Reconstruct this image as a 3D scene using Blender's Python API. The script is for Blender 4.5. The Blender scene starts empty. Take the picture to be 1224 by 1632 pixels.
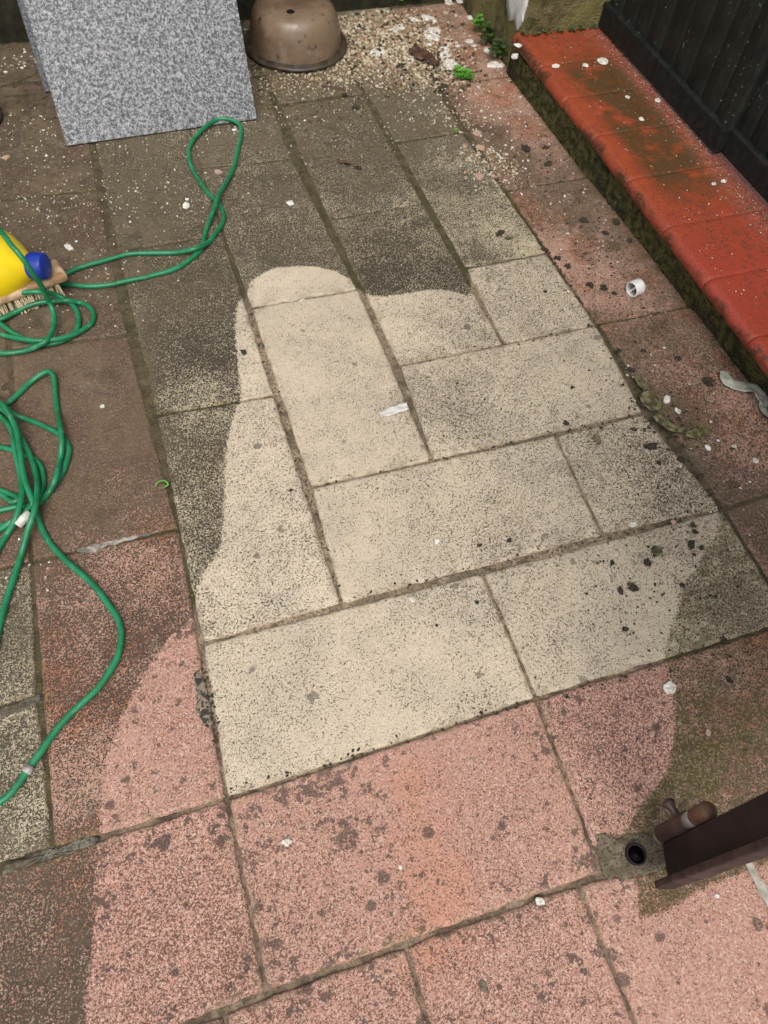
import bpy, bmesh, math, random
import numpy as np
from mathutils import Vector, Matrix, Euler, noise as mn

random.seed(7); RNG = np.random.default_rng(7)
S = bpy.context.scene
COL = S.collection
R = math.radians

# ------------------------------------------------------------------ camera, sky, sun, exposure
FPX, CX, CY, CZ = 1191.67, 0.06743, -0.20627, 0.94465
def rotm(a, b, c):
    return (Matrix.Rotation(c, 3, 'Z') @ Matrix.Rotation(b, 3, 'Y') @ Matrix.Rotation(a, 3, 'X'))
CR = rotm(0.5524017, -0.0577754, -0.3141918)
cam = bpy.data.cameras.new('camera'); camo = bpy.data.objects.new('camera', cam); COL.objects.link(camo)
camo.matrix_world = Matrix.Translation((CX, CY, CZ)) @ CR.to_4x4()
cam.sensor_fit = 'VERTICAL'; cam.sensor_height = 24.0; cam.lens = 24.0 * FPX / 1632.0
cam.clip_start = 0.02; cam.clip_end = 100
cam.dof.use_dof = True; cam.dof.focus_distance = 1.05; cam.dof.aperture_fstop = 5.6
S.camera = camo

SUN_EL, SUN_AZ = 58, 200
W = bpy.data.worlds.new("World"); S.world = W; W.use_nodes = True
wn = W.node_tree; wn.nodes.clear()
sky = wn.nodes.new('ShaderNodeTexSky'); sky.sky_type = 'NISHITA'; sky.sun_disc = False
sky.sun_elevation = R(SUN_EL); sky.sun_rotation = R(SUN_AZ); sky.dust_density = 4; sky.air_density = 1
hs = wn.nodes.new('ShaderNodeHueSaturation'); hs.inputs['Saturation'].default_value = 0.22
bg = wn.nodes.new('ShaderNodeBackground'); bg.inputs['Strength'].default_value = 0.15
wo = wn.nodes.new('ShaderNodeOutputWorld')
wn.links.new(sky.outputs[0], hs.inputs['Color']); wn.links.new(hs.outputs[0], bg.inputs['Color']); wn.links.new(bg.outputs[0], wo.inputs[0])
sun = bpy.data.lights.new('sun', 'SUN'); sun.energy = 0.95; sun.angle = R(32); sun.color = (1, .95, .87)
suno = bpy.data.objects.new('sun', sun); COL.objects.link(suno)
# sky rotation: azimuth measured clockwise from +Y
sd_ = Vector((math.sin(R(SUN_AZ))*math.cos(R(SUN_EL)), math.cos(R(SUN_AZ))*math.cos(R(SUN_EL)), math.sin(R(SUN_EL))))
suno.rotation_euler = sd_.to_track_quat('Z', 'Y').to_euler()
S.view_settings.view_transform = 'Standard'; S.view_settings.look = 'None'
S.view_settings.exposure = 0.5; S.view_settings.gamma = 1.0; S.view_settings.use_curve_mapping = False
S.render.engine = 'CYCLES'
S.render.resolution_x = 768; S.render.resolution_y = 1024

U = 0.2
def at(px, py, z=0.0):
    """point of the place at height z that a pixel of the photograph shows"""
    d = CR @ Vector(((px-612)/FPX, -(py-816)/FPX, -1.0))
    t = (z-CZ)/d.z
    return Vector((CX+t*d.x, CY+t*d.y, z))

# ------------------------------------------------------------------ object helpers
def link(name, me, mat=None, parent=None):
    o = bpy.data.objects.new(name, me); COL.objects.link(o)
    if mat is not None: me.materials.append(mat)
    if parent is not None: o.parent = parent
    return o
def tag(o, label=None, cat=None, group=None, kind=None):
    if label: o['label'] = label
    if cat: o['category'] = cat
    if group: o['group'] = group
    if kind: o['kind'] = kind
    return o
def empty(name, loc=(0, 0, 0), rz=0):
    o = bpy.data.objects.new(name, None); COL.objects.link(o); o.location = loc
    o.rotation_euler = (0, 0, rz); o.empty_display_size = .02
    return o
def mesh(name, vs, fs, smooth=False):
    me = bpy.data.meshes.new(name); me.from_pydata([tuple(v) for v in vs], [], fs); me.update()
    if smooth: me.polygons.foreach_set('use_smooth', [True]*len(me.polygons))
    return me
def bm_mesh(name, bm, smooth=False):
    me = bpy.data.meshes.new(name); bmesh.ops.recalc_face_normals(bm, faces=bm.faces); bm.to_mesh(me); bm.free()
    if smooth: me.polygons.foreach_set('use_smooth', [True]*len(me.polygons))
    return me
def box(bm, c, s, rot=None):
    r = bmesh.ops.create_cube(bm, size=1)
    M = Matrix.Translation(c) @ (rot.to_4x4() if rot is not None else Matrix.Identity(4)) @ Matrix.Diagonal((*s, 1))
    bmesh.ops.transform(bm, matrix=M, verts=r['verts']); return r['verts']
def lathe(bm, prof, n=40, M=Matrix.Identity(4), close=True):
    rings = []
    for r, z in prof:
        rings.append([bm.verts.new(M @ Vector((r*math.cos(2*math.pi*i/n), r*math.sin(2*math.pi*i/n), z))) for i in range(n)])
    for a, b in zip(rings, rings[1:]):
        for i in range(n):
            j = (i+1) % n; bm.faces.new((a[i], a[j], b[j], b[i]))
    if close:
        bm.faces.new(rings[0]); bm.faces.new(rings[-1])
def bevel(bm, w, seg=2):
    bmesh.ops.bevel(bm, geom=[e for e in bm.edges if e.calc_face_angle(0) > .5], offset=w, segments=seg, affect='EDGES', profile=.5)
def tube(bm, pts, r, n=10, cap=True):
    P = [Vector(p) for p in pts]; rings = []; up = Vector((0, 0, 1)); prev = None
    for i, p in enumerate(P):
        d = (P[min(i+1, len(P)-1)] - P[max(i-1, 0)]).normalized()
        if prev is None:
            a = d.cross(up); a = a.normalized() if a.length > 1e-4 else Vector((1, 0, 0))
        else:
            a = (prev - d*prev.dot(d)).normalized()
        prev = a; b = d.cross(a)
        rr = r[i] if isinstance(r, (list, tuple)) else r
        rings.append([bm.verts.new(p + a*rr*math.cos(2*math.pi*k/n) + b*rr*math.sin(2*math.pi*k/n)) for k in range(n)])
    for A, B in zip(rings, rings[1:]):
        for k in range(n): bm.faces.new((A[k], A[(k+1) % n], B[(k+1) % n], B[k]))
    if cap: bm.faces.new(rings[0]); bm.faces.new(rings[-1])
def catmull(P, step=.006):
    out = []
    for i in range(len(P)-1):
        p0, p1, p2, p3 = P[max(i-1, 0)], P[i], P[i+1], P[min(i+2, len(P)-1)]
        n = max(2, int((p2-p1).length/step))
        for k in range(n):
            t = k/n
            out.append(.5*((2*p1)+(p2-p0)*t+(2*p0-5*p1+4*p2-p3)*t*t+(3*p1-p0-3*p2+p3)*t**3))
    out.append(P[-1]); return out

# ------------------------------------------------------------------ node helper
class NT:
    def __init__(s, name, rough=.8):
        s.m = bpy.data.materials.new(name); s.m.use_nodes = True; s.t = s.m.node_tree; s.t.nodes.clear()
        s.b = s.t.nodes.new('ShaderNodeBsdfPrincipled'); o = s.t.nodes.new('ShaderNodeOutputMaterial')
        s.t.links.new(s.b.outputs[0], o.inputs[0]); s.b.inputs['Roughness'].default_value = rough
        g = s.t.nodes.new('ShaderNodeNewGeometry'); s.P = g.outputs['Position']; s.N = g.outputs['Normal']
    def put(s, i, v):
        if isinstance(v, bpy.types.NodeSocket): s.t.links.new(v, i)
        elif isinstance(v, (tuple, list)) and len(v) == 3 and i.type == 'RGBA': i.default_value = (*v, 1)
        else: i.default_value = v
    def set(s, k, v): s.put(s.b.inputs[k], v)
    def m_(s, op, a, b=0.0, c=0.0, clamp=False):
        n = s.t.nodes.new('ShaderNodeMath'); n.operation = op; n.use_clamp = clamp
        s.put(n.inputs[0], a); s.put(n.inputs[1], b); s.put(n.inputs[2], c); return n.outputs[0]
    def add(s, a, b): return s.m_('ADD', a, b)
    def sub(s, a, b): return s.m_('SUBTRACT', a, b)
    def mul(s, a, b): return s.m_('MULTIPLY', a, b)
    def ramp(s, v, a, b, c=0.0, d=1.0):
        n = s.t.nodes.new('ShaderNodeMapRange'); n.interpolation_type = 'SMOOTHSTEP'
        for i, x in enumerate((v, a, b, c, d)): s.put(n.inputs[i], x)
        return n.outputs[0]
    def mix(s, f, a, b):
        n = s.t.nodes.new('ShaderNodeMix'); n.data_type = 'RGBA'; n.clamp_factor = True
        s.put(n.inputs[0], f); s.put(n.inputs[6], a); s.put(n.inputs[7], b); return n.outputs[2]
    def noise(s, sc, det=2, vec=None, rough=.5, off=0, dist=0):
        n = s.t.nodes.new('ShaderNodeTexNoise'); n.inputs['Scale'].default_value = sc; n.inputs['Detail'].default_value = det
        n.inputs['Roughness'].default_value = rough; n.inputs['Distortion'].default_value = dist
        v = vec if vec is not None else s.P
        if off: v = s.vadd(v, (off, off*.7, off*.3))
        s.put(n.inputs['Vector'], v); return n.outputs['Fac']
    def vadd(s, v, w):
        n = s.t.nodes.new('ShaderNodeVectorMath'); n.operation = 'ADD'; s.put(n.inputs[0], v); s.put(n.inputs[1], w); return n.outputs[0]
    def scale3(s, v, w):
        n = s.t.nodes.new('ShaderNodeVectorMath'); n.operation = 'MULTIPLY'; s.put(n.inputs[0], v); s.put(n.inputs[1], w); return n.outputs[0]
    def vor(s, sc, vec=None, feat='F1', rnd=1.0):
        n = s.t.nodes.new('ShaderNodeTexVoronoi'); n.feature = feat; n.inputs['Scale'].default_value = sc; n.inputs['Randomness'].default_value = rnd
        s.put(n.inputs['Vector'], vec if vec is not None else s.P); return n.outputs['Distance'], n.outputs['Color']
    def sep(s, c):
        n = s.t.nodes.new('ShaderNodeSeparateColor'); s.put(n.inputs[0], c); return n.outputs[0], n.outputs[1], n.outputs[2]
    def attr(s, name):
        n = s.t.nodes.new('ShaderNodeAttribute'); n.attribute_name = name; r, g, b = s.sep(n.outputs['Color']); return r, g, b, n.outputs['Alpha']
    def bump(s, h, dist=.001, strength=1.0):
        n = s.t.nodes.new('ShaderNodeBump'); n.inputs['Distance'].default_value = dist; n.inputs['Strength'].default_value = strength
        s.put(n.inputs['Height'], h); s.t.links.new(n.outputs[0], s.b.inputs['Normal'])

# ------------------------------------------------------------------ dirt fields over the paving
def wpts(l): return np.array([at(*p)[:2] for p in l])
CLEAN = wpts([(392,470),(400,449),(415,437),(440,427),(475,423),(510,426),(540,434),(558,445),(568,457),(588,470),(612,473),(650,467),(690,461),(718,463),(742,470),(752,477),
 (748,425),(872,402),(950,518),(1027,657),(1145,808),(1150,840),(1128,870),(1112,905),(1090,930),(1083,965),(1068,1005),(1060,1050),(1068,1085),(1076,1120),(1076,1170),(1066,1220),(1045,1258),
 (1015,1295),(1002,1318),(985,1345),(985,1395),(1018,1405),(1018,1462),(1060,1452),(1130,1408),(1224,1378),(1400,1330),(1500,1800),(130,1800),(135,1632),(141,1560),(150,1480),(153,1400),(156,1345),(160,1290),(168,1215),(190,1150),(228,1075),
 (270,1015),(303,992),(311,965),(316,922),(344,888),(354,850),(357,790),(359,720),(368,670),(384,640),(381,590),(375,540),(375,500),(380,482)])
DS = [ # px,py, grime, mud, moss
(60,300,1,.85,.1),(50,160,1,.95,0),(50,700,.9,.8,.15),(120,500,.95,.9,.1),(220,300,.9,.55,.15),(250,480,.85,.4,.1),(310,560,.82,.1,0),(300,640,.6,.05,0),(310,780,.72,.12,.1),(330,850,.7,.1,0),(130,800,.85,.7,.3),(230,780,.75,.5,.15),(180,700,.9,.75,.2),(180,600,.95,.8,.1),(160,420,1,.85,.1),
(150,950,.65,.3,0),(100,1050,.6,.1,0),(230,900,.5,0,0),(250,1000,.78,.1,0),(200,1100,.7,.05,0),(110,1250,.45,0,0),(130,1180,.5,0,0),(20,1000,.75,.15,.1),(30,1250,.72,.1,0),(60,1450,.72,.25,0),(60,1600,.85,.35,0),(20,1340,.7,.7,0),
(420,380,.82,.2,0),(430,300,.85,.45,0),(560,280,.82,.5,.05),(600,230,.85,.6,0),(640,390,.85,.2,0),(640,440,.9,.1,0),(700,440,.88,.1,0),(730,450,.8,.05,0),(540,340,.7,.3,0),(480,180,.8,.8,.1),(620,170,.8,.7,.1),(700,180,.7,.6,.2),(740,290,.68,.25,0),(680,380,.65,.1,0),(790,370,.48,.05,0),(820,340,.5,.05,0),(760,330,.55,.1,0),
(840,210,.3,.25,0),(780,150,.25,.1,0),(720,60,.3,.3,0),(880,290,.6,.9,0),(920,320,.6,.8,.1),(810,240,.6,.9,0),(950,360,.6,.75,.1),(900,400,.25,.2,0),(940,450,.3,.1,0),(1000,410,.5,.65,.05),(1000,470,.4,.2,0),(1050,540,.65,.6,.15),(1060,470,.5,.4,.1),(1100,600,.6,.15,0),(1060,660,.7,.7,.3),
(1180,640,.5,.05,0),(1180,720,.5,.05,0),(1120,760,.8,.9,.05),(1200,830,.8,.8,.1),(1130,920,.55,.1,.4),(1180,960,.55,.1,.4),(1150,860,.5,.2,.3),(1120,1010,.45,0,.5),(1100,1060,.45,.2,.1),(1190,1060,.5,.2,.1),(1150,1120,.6,.25,.7),(1180,1180,.6,.5,.8),(1110,1180,.6,.4,.9),(1130,1250,.6,.6,.7),(1060,1290,.6,.6,.8),
(1200,1240,.7,.4,.1),(1060,1430,.6,.1,.7),(1150,1390,.6,.1,.6),(1030,1340,.6,.7,.6),(400,90,.8,.9,.1),(300,160,.8,.8,.1)]
CS = [(480,440,.1),(500,550,.22),(580,700,.2),(420,800,.15),(400,600,.12),(700,500,.28),(750,500,.38),(660,480,.16),(720,480,.2),(620,500,.15),(820,450,.38),(900,470,.38),(800,600,.4),(720,650,.5),(900,600,.28),(1000,620,.3),(700,780,.25),(850,800,.3),(780,830,.42),(950,760,.35),(1050,730,.5),(1080,800,.5),
(560,900,.18),(400,950,.18),(350,1000,.28),(500,1100,.22),(400,1200,.24),(700,1050,.18),(800,1050,.25),(950,950,.32),(870,1000,.36),(1000,1000,.25),(1100,850,.4),(620,1180,.15),
(500,1400,.34),(700,1300,.26),(800,1400,.3),(980,1200,.42),(950,1280,.2),(1050,1180,.35),(1000,1450,.22),(1100,1550,.16),(800,1550,.32),(600,1570,.34),(430,1500,.4),(250,1450,.34),(200,1200,.22),(280,1150,.3),(200,1550,.34),(180,1330,.25),(1180,1480,.2)]
def idw(pts, vals, Q, eps=.035, pw=1.7):
    out = np.zeros((len(Q), vals.shape[1])); 
    for s in range(0, len(Q), 20000):
        q = Q[s:s+20000]
        d2 = ((q[:, None, :]-pts[None])**2).sum(2)+eps**2
        w = d2**(-pw); w /= w.sum(1, keepdims=True); out[s:s+20000] = w@vals
    return out
DP = wpts([d[:2] for d in DS]); DV = np.array([d[2:] for d in DS], float)
CP = wpts([d[:2] for d in CS]); CV = np.array([[d[2]] for d in CS], float)
def signed(poly, Q):
    a = poly; b = np.roll(poly, -1, 0); best = np.full(len(Q), 1e9); ins = np.zeros(len(Q), bool)
    for (x0, y0), (x1, y1) in zip(a, b):
        dx, dy = x1-x0, y1-y0
        t = np.clip(((Q[:, 0]-x0)*dx+(Q[:, 1]-y0)*dy)/(dx*dx+dy*dy+1e-12), 0, 1)
        best = np.minimum(best, np.hypot(Q[:, 0]-x0-t*dx, Q[:, 1]-y0-t*dy))
        c = ((y0 > Q[:, 1]) != (y1 > Q[:, 1])) & (Q[:, 0] < dx*(Q[:, 1]-y0)/(dy+1e-12)+x0)
        ins ^= c
    return np.where(ins, best, -best)
def paint(me, Q, red, rnd, edge):
    """per-vertex record of where the paving was washed and how soiled it is elsewhere"""
    n = len(Q); D = idw(DP, DV, Q); C = idw(CP, CV, Q); sd = signed(CLEAN, Q)
    A = np.ones((n, 4), np.float32); B = np.ones((n, 4), np.float32)
    A[:, 0] = np.clip(sd*10+.5, 0, 1); A[:, 1] = D[:, 0]; A[:, 2] = C[:, 0]; A[:, 3] = D[:, 1]
    B[:, 0] = D[:, 2]; B[:, 1] = red; B[:, 2] = rnd; B[:, 3] = np.clip(edge*20, 0, 1)
    for nm, X in (('fa', A), ('fb', B)):
        at_ = me.attributes.new(nm, 'FLOAT_COLOR', 'POINT'); at_.data.foreach_set('color', X.ravel())

# ------------------------------------------------------------------ materials
def paver_material():
    n = NT('weathered_paver', .85)
    sd, gD, gC, mud = n.attr('fa'); moss, red, rnd, edge = n.attr('fb')
    off = n.scale3(n.P, (1, 1, 1))
    n1 = n.noise(380, 2, rough=.6, dist=.8); n2 = n.noise(800, 1, off=3.1); n3 = n.noise(60, 3, off=1.7); n4 = n.noise(13, 4, off=5.3, rough=.6); n5 = n.noise(4.5, 3, off=8.1)
    sdm = n.sub(n.mul(n.sub(sd, .5), .1), 0.0)
    sdn = n.add(n.add(sdm, n.mul(n.sub(n3, .5), .012)), n.mul(n.sub(n1, .5), .006))
    cl = n.ramp(sdn, -.003, .003)
    eb = n.ramp(edge, 0, .22, 1, 0)          # 1 at the arris, 0 about a centimetre in
    gd = n.add(n.add(gD, n.mul(n.sub(n4, .5), .55)), n.mul(n.sub(n3, .5), .45))
    gd = n.add(gd, n.mul(n.ramp(mud, .5, .0), n.mul(eb, -.12)))
    gc = n.add(n.add(gC, n.mul(n.sub(n4, .5), .28)), n.mul(n.sub(n3, .5), .45))
    gc = n.add(gc, n.mul(n.sub(rnd, .5), .20))
    gc = n.mul(gc, 1.0)
    g = n.add(n.mul(gd, n.sub(1.0, cl)), n.mul(gc, cl))
    u = n.add(n.mul(n1, .62), n.mul(n2, .38))
    u = n.ramp(u, .33, .67)
    dark = n.m_('MULTIPLY_ADD', n.sub(g, u), 6.5, .15, clamp=True)
    # grains of the exposed aggregate
    _, vc = n.vor(560); v1, v2, v3 = n.sep(vc)
    cream = n.mix(v1, (.51, .425, .305), (.62, .53, .405)); cream = n.mix(n.mul(n.ramp(v3, .8, .9), .5), cream, (.40, .315, .22)); cream = n.mix(n.mul(n.ramp(n4, .35, .65), .7), cream, n.mix(.5, cream, (.47, .385, .30)))
    pink = n.mix(v1, (.40, .215, .16), (.49, .285, .22)); pink = n.mix(n.mul(n.ramp(v2, .74, .9), .62), pink, (.62, .47, .385))
    pink = n.mix(n.mul(n.ramp(n5, .54, .72), .5), pink, (.50, .22, .13))
    pink = n.mix(n.mul(n.ramp(v3, .78, .90), .65), pink, (.22, .105, .075))
    pk2 = n.mix(n.mul(n.sub(1.0, cl), .55), pink, n.mix(n.ramp(n4, .48, .62), (.44, .27, .19), (.52, .19, .085)))
    cream = n.mix(n.mul(n.sub(1.0, cl), .7), cream, n.mix(v1, (.46, .38, .235), (.58, .50, .34)))
    base = n.mix(red, cream, pk2)
    # a washed film of grey on the cleaned face
    base = n.mix(n.mul(n.mul(cl, n.ramp(n4, .45, .7)), .35), base, n.mix(red, (.44, .385, .30), (.46, .28, .22)))
    dk = n.mix(red, n.mix(cl, (.040, .033, .022), (.085, .066, .045)), n.mix(cl, (.055, .036, .026), (.15, .075, .055)))
    c = n.mix(dark, base, dk)
    c = n.mix(n.mul(n.sub(1.0, cl), n.mul(n.ramp(v2, .93, .97), .5)), c, (.5, .44, .34))
    # mud film
    mf = n.mul(n.sub(1.0, cl), n.m_('MULTIPLY', mud, n.add(.30, n.mul(n.ramp(n.add(n4, n.mul(n.sub(n3, .5), .4)), .32, .66), .85)), clamp=True))
    c = n.mix(n.mul(mf, .84), c, n.mix(v1, n.mix(n.ramp(n3, .3, .7), (.070, .049, .030), (.13, .094, .059)), (.21, .16, .105)))
    c = n.mix(n.mul(n.mul(n.sub(1.0, cl), n.ramp(n.noise(11, 4, off=41, rough=.65), .58, .72)), n.mul(n.ramp(n1, .35, .6), .38)), c, (.36, .31, .235))
    c = n.mix(n.mul(n.mul(n.sub(1.0, cl), n.ramp(n.noise(16, 4, off=51, rough=.65), .55, .68)), .5), c, (.045, .036, .020))
    # moss, in the surface and along the arrises
    mo = n.m_('MULTIPLY', moss, n.add(.3, n.mul(n.ramp(n3, .3, .6), 1.1)), clamp=True)
    mo = n.m_('MAXIMUM', mo, n.mul(n.mul(eb, n.ramp(n4, .4, .6)), .55))
    mo = n.mul(mo, n.mul(n.sub(1.0, cl), n.ramp(n1, .3, .55, .55, 1.0)))
    c = n.mix(n.mul(mo, .88), c, n.mix(n.ramp(v1, .55, .95), (.070, .054, .016), (.24, .19, .085)))
    # black lichen blots
    def blots(scale, thr, r, o):
        wv = n.vadd(n.scale3(n.P, (1, 1, 0)), (o, o, 0))
        nd = n.t.nodes.new('ShaderNodeTexNoise'); nd.inputs['Scale'].default_value = 160; nd.inputs['Detail'].default_value = 2
        n.put(nd.inputs['Vector'], n.P)
        w2 = n.t.nodes.new('ShaderNodeVectorMath'); w2.operation = 'MULTIPLY_ADD'
        n.put(w2.inputs[0], nd.outputs['Color']); n.put(w2.inputs[1], (.009, .009, 0)); n.put(w2.inputs[2], wv)
        d, col = n.vor(scale, w2.outputs[0]); a, b, _ = n.sep(col)
        rad = n.mul(n.ramp(a, thr, 1.0), r)
        return n.ramp(n.sub(rad, n.mul(d, 1.0)), -.02, .1)
    patchy = n.noise(7, 3, off=11)
    near = n.ramp(edge, .1, .9, .035, 0)
    q1 = n.noise(75, 5, off=21, rough=.72); q2 = n.noise(30, 5, off=31, rough=.75)
    lo = n.add(.605, n.add(n.mul(n.sub(1.0, red), .065), n.mul(n.sub(.5, patchy), .30)))
    lo = n.sub(lo, near)
    b1 = n.ramp(n.sub(q1, lo), 0, .025); b2 = n.ramp(n.sub(q2, n.add(lo, .02)), 0, .02)
    b3 = blots(46, n.sub(.93, n.mul(red, .03)), .4, 7)
    bl = n.m_('MAXIMUM', n.m_('MAXIMUM', b1, b2), b3)
    bl = n.mul(bl, n.mul(n.ramp(n1, .34, .50, .15, 1), n.ramp(red, 0, 1, .75, .95)))
    bl = n.mul(bl, n.ramp(cl, 0, 1, .35, 1))
    c = n.mix(n.mul(bl, .88), c, (.050, .042, .036))
    # edge of washed stones is a little browner
    c = n.mix(n.mul(n.mul(eb, cl), n.mul(n.ramp(n3, .4, .6), .45)), c, (.26, .20, .13))
    tone = n.ramp(rnd, 0, 1, .14, 0)
    c = n.mix(tone, c, n.mix(red, (.25, .20, .14), (.22, .12, .08)))
    n.set('Base Color', c)
    n.set('Roughness', n.ramp(mf, 0, 1, .88, .45))
    n.set('Specular IOR Level', .3)
    h = n.add(n.mul(dark, -.7), n.mul(n2, .6)); n.bump(h, .0016, .8)
    return n.m
def mortar_material():
    n = NT('mortar_and_dirt', .95)
    sd, gD, gC, mud = n.attr('fa'); moss, red, rnd, edge = n.attr('fb')
    n1 = n.noise(260, 3, dist=.4); n3 = n.noise(45, 3, off=2); n4 = n.noise(12, 3, off=4)
    sdm = n.mul(n.sub(sd, .5), .1); cl = n.ramp(n.add(sdm, n.mul(n.sub(n3, .5), .014)), -.004, .004)
    clean = n.mix(n.ramp(n3, .35, .65), (.35, .265, .18), (.22, .165, .11)); clean = n.mix(n.ramp(n1, .45, .62), clean, (.13, .10, .07))
    clean = n.mix(n.mul(n.ramp(n4, .5, .62), .55), clean, (.09, .075, .05))
    dirty = n.mix(n.ramp(n3, .35, .65), (.045, .038, .018), (.085, .07, .035)); dirty = n.mix(n.ramp(n1, .55, .7), dirty, (.16, .13, .08))
    dirty = n.mix(n.mul(n.ramp(n4, .45, .6), .6), dirty, (.035, .037, .012))
    clean = n.mix(n.mul(n.ramp(n.noise(28, 4, off=9, rough=.7), .50, .60), .6), clean, (.050, .040, .022))
    clean = n.mix(n.mul(red, .55), clean, n.mix(n.ramp(n3, .4, .6), (.20, .145, .095), (.055, .035, .025)))
    dirty = n.mix(n.m_('MULTIPLY', n.mul(mud, 1.3), n.ramp(n4, .35, .6), clamp=True), dirty, n.mix(n.ramp(n3, .3, .7), (.060, .043, .027), (.12, .088, .055)))
    n.set('Base Color', n.mix(cl, dirty, clean)); n.bump(n.add(n1, n.mul(n3, .6)), .003, .8); n.set('Specular IOR Level', .25)
    return n.m
def simple(name, col, rough=.6, col2=None, sc=60, bumpd=0, spec=None, metal=0, thr=(.35, .65), det=3):
    n = NT(name, rough)
    f = n.noise(sc, det)
    n.set('Base Color', n.mix(n.ramp(f, *thr), col, col2 or tuple(x*.75 for x in col)))
    if bumpd: n.bump(n.noise(sc*2.5, 3, off=2), bumpd, .8)
    if spec is not None: n.set('Specular IOR Level', spec)
    n.set('Metallic', metal)
    return n.m
M_PAVER = paver_material(); M_MORTAR = mortar_material()

def concrete_material(name, wall=False):
    n = NT(name, .92)
    n1 = n.noise(200, 3); n3 = n.noise(35, 4, off=2, rough=.6); n4 = n.noise(9, 4, off=4, rough=.6)
    c = n.mix(n.ramp(n3, .35, .65), (.15, .125, .06), (.055, .050, .02))
    c = n.mix(n.mul(n.ramp(n4, .44, .56), .85), c, (.17, .15, .055))
    c = n.mix(n.mul(n.ramp(n1, .55, .68), .5), c, (.22, .19, .12))
    n.set('Base Color', c); n.bump(n.add(n1, n.mul(n3, 2)), .004, 1); n.set('Specular IOR Level', .2)
    return n.m
M_WALLM = concrete_material('mossy_render')
def darkwall():
    n = NT('dark_damp_render', .9)
    n3 = n.noise(30, 4, rough=.6); n4 = n.noise(7, 4, off=4)
    c = n.mix(n.ramp(n3, .35, .65), (.035, .032, .018), (.015, .014, .009)); c = n.mix(n.mul(n.ramp(n4, .5, .65), .5), c, (.06, .07, .025))
    n.set('Base Color', c); n.bump(n3, .003, .8); n.set('Specular IOR Level', .2); return n.m
M_DARKWALL = darkwall()
def facemat():
    n = NT('mossy_riser', .95)
    n1 = n.noise(300, 3); n3 = n.noise(70, 4, off=2, rough=.6); n4 = n.noise(18, 3, off=4)
    c = n.mix(n.ramp(n3, .38, .62), (.028, .026, .010), (.085, .080, .028)); c = n.mix(n.mul(n.ramp(n4, .5, .66), .7), c, (.014, .014, .010))
    c = n.mix(n.mul(n.ramp(n1, .56, .7), .55), c, (.17, .155, .085))
    n.set('Base Color', c); n.bump(n.add(n1, n3), .004, 1); n.set('Specular IOR Level', .15); return n.m
M_FACE = facemat()
def tilemat():
    n = NT('terracotta', .42)
    n1 = n.noise(330, 2); n2 = n.noise(110, 4, off=3, rough=.65); n3 = n.noise(26, 4, off=1, rough=.6); n4 = n.noise(6.5, 4, off=5); 
    sx = n.t.nodes.new('ShaderNodeSeparateXYZ'); n.put(sx.inputs[0], n.P); X, Y = sx.outputs[0], sx.outputs[1]
    c = n.mix(n.ramp(n3, .3, .7), (.33, .066, .026), (.25, .048, .021))
    c = n.mix(n.mul(n.ramp(Y, .85, .55), .65), c, (.36, .05, .032))
    # olive film in the middle of the tread, and black growth at the nosing's foot
    mid = n.mul(n.ramp(X, .985, 1.03), n.ramp(X, 1.165, 1.12)); my = n.mul(n.ramp(Y, .74, .88), n.ramp(Y, 1.33, 1.22))
    film = n.mul(n.mul(mid, my), n.ramp(n.add(n4, n.mul(n.sub(n3, .5), .6)), .30, .46))
    film = n.mul(film, n.ramp(n2, .3, .5, .5, 1))
    c = n.mix(n.mul(film, .93), c, n.mix(n1, (.040, .032, .009), (.090, .060, .019)))
    faint = n.mul(n.ramp(X, 1.0, 1.05), n.ramp(n2, .50, .62)); c = n.mix(n.mul(faint, .65), c, (.12, .05, .025))
    foot = n.ramp(n.add(X, n.mul(n.sub(n3, .5), .05)), .970, .958)
    foot = n.mul(foot, n.ramp(n4, .50, .57)); foot = n.mul(foot, n.ramp(n2, .35, .5))
    c = n.mix(n.mul(foot, .9), c, (.03, .025, .012))
    sp = n.ramp(n1, .59, .63); c = n.mix(n.mul(sp, n.mul(n.ramp(n4, .32, .55), .85)), c, (.04, .025, .015))
    back = n.mul(n.ramp(X, 1.10, 1.17), n.ramp(n.noise(420, 2, off=9), .50, .62)); c = n.mix(n.mul(back, .28), c, (.62, .48, .42))
    n.set('Base Color', c); n.set('Roughness', n.ramp(n3, .3, .7, .38, .58)); n.bump(n.add(n.mul(n1, .4), n2), .0006, .7); n.set('Specular IOR Level', .4)
    return n.m
M_TILE = tilemat()
def granite(nm='grey_granite', kx=1.0):
    n = NT(nm, .38)
    tc = n.t.nodes.new('ShaderNodeTexCoord'); O = tc.outputs['Object']
    n1 = n.noise(230, 4, vec=O, rough=.7, dist=1.2); n2 = n.noise(110, 3, vec=O, off=4, rough=.6); _, vc = n.vor(260, O); v1, v2, v3 = n.sep(vc)
    c = n.mix(v1, (.40, .40, .40), (.26, .262, .268))
    f = n.add(n.mul(n1, .75), n.mul(n2, .25)); c = n.mix(n.ramp(f, .44, .57), (.055, .057, .062), c)
    c = n.mix(n.mul(n.ramp(v2, .9, .94), .8), c, (.035, .04, .05))
    c = n.mix(1-kx, c, (.03, .035, .05)); n.set('Base Color', c); n.set('Specular IOR Level', .5); n.bump(n1, .0002, .3); return n.m
M_GRAN = granite(); M_GRAN_SHADED = granite('shaded_granite', .45)  # second granite: same stone with the rear slab's shade mixed into its colour
M_GRANE = simple('granite_sawn_edge', (.33, .335, .35), .6, (.10, .105, .12), 200, .0004, thr=(.42, .56))
M_HOSE = None
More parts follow.
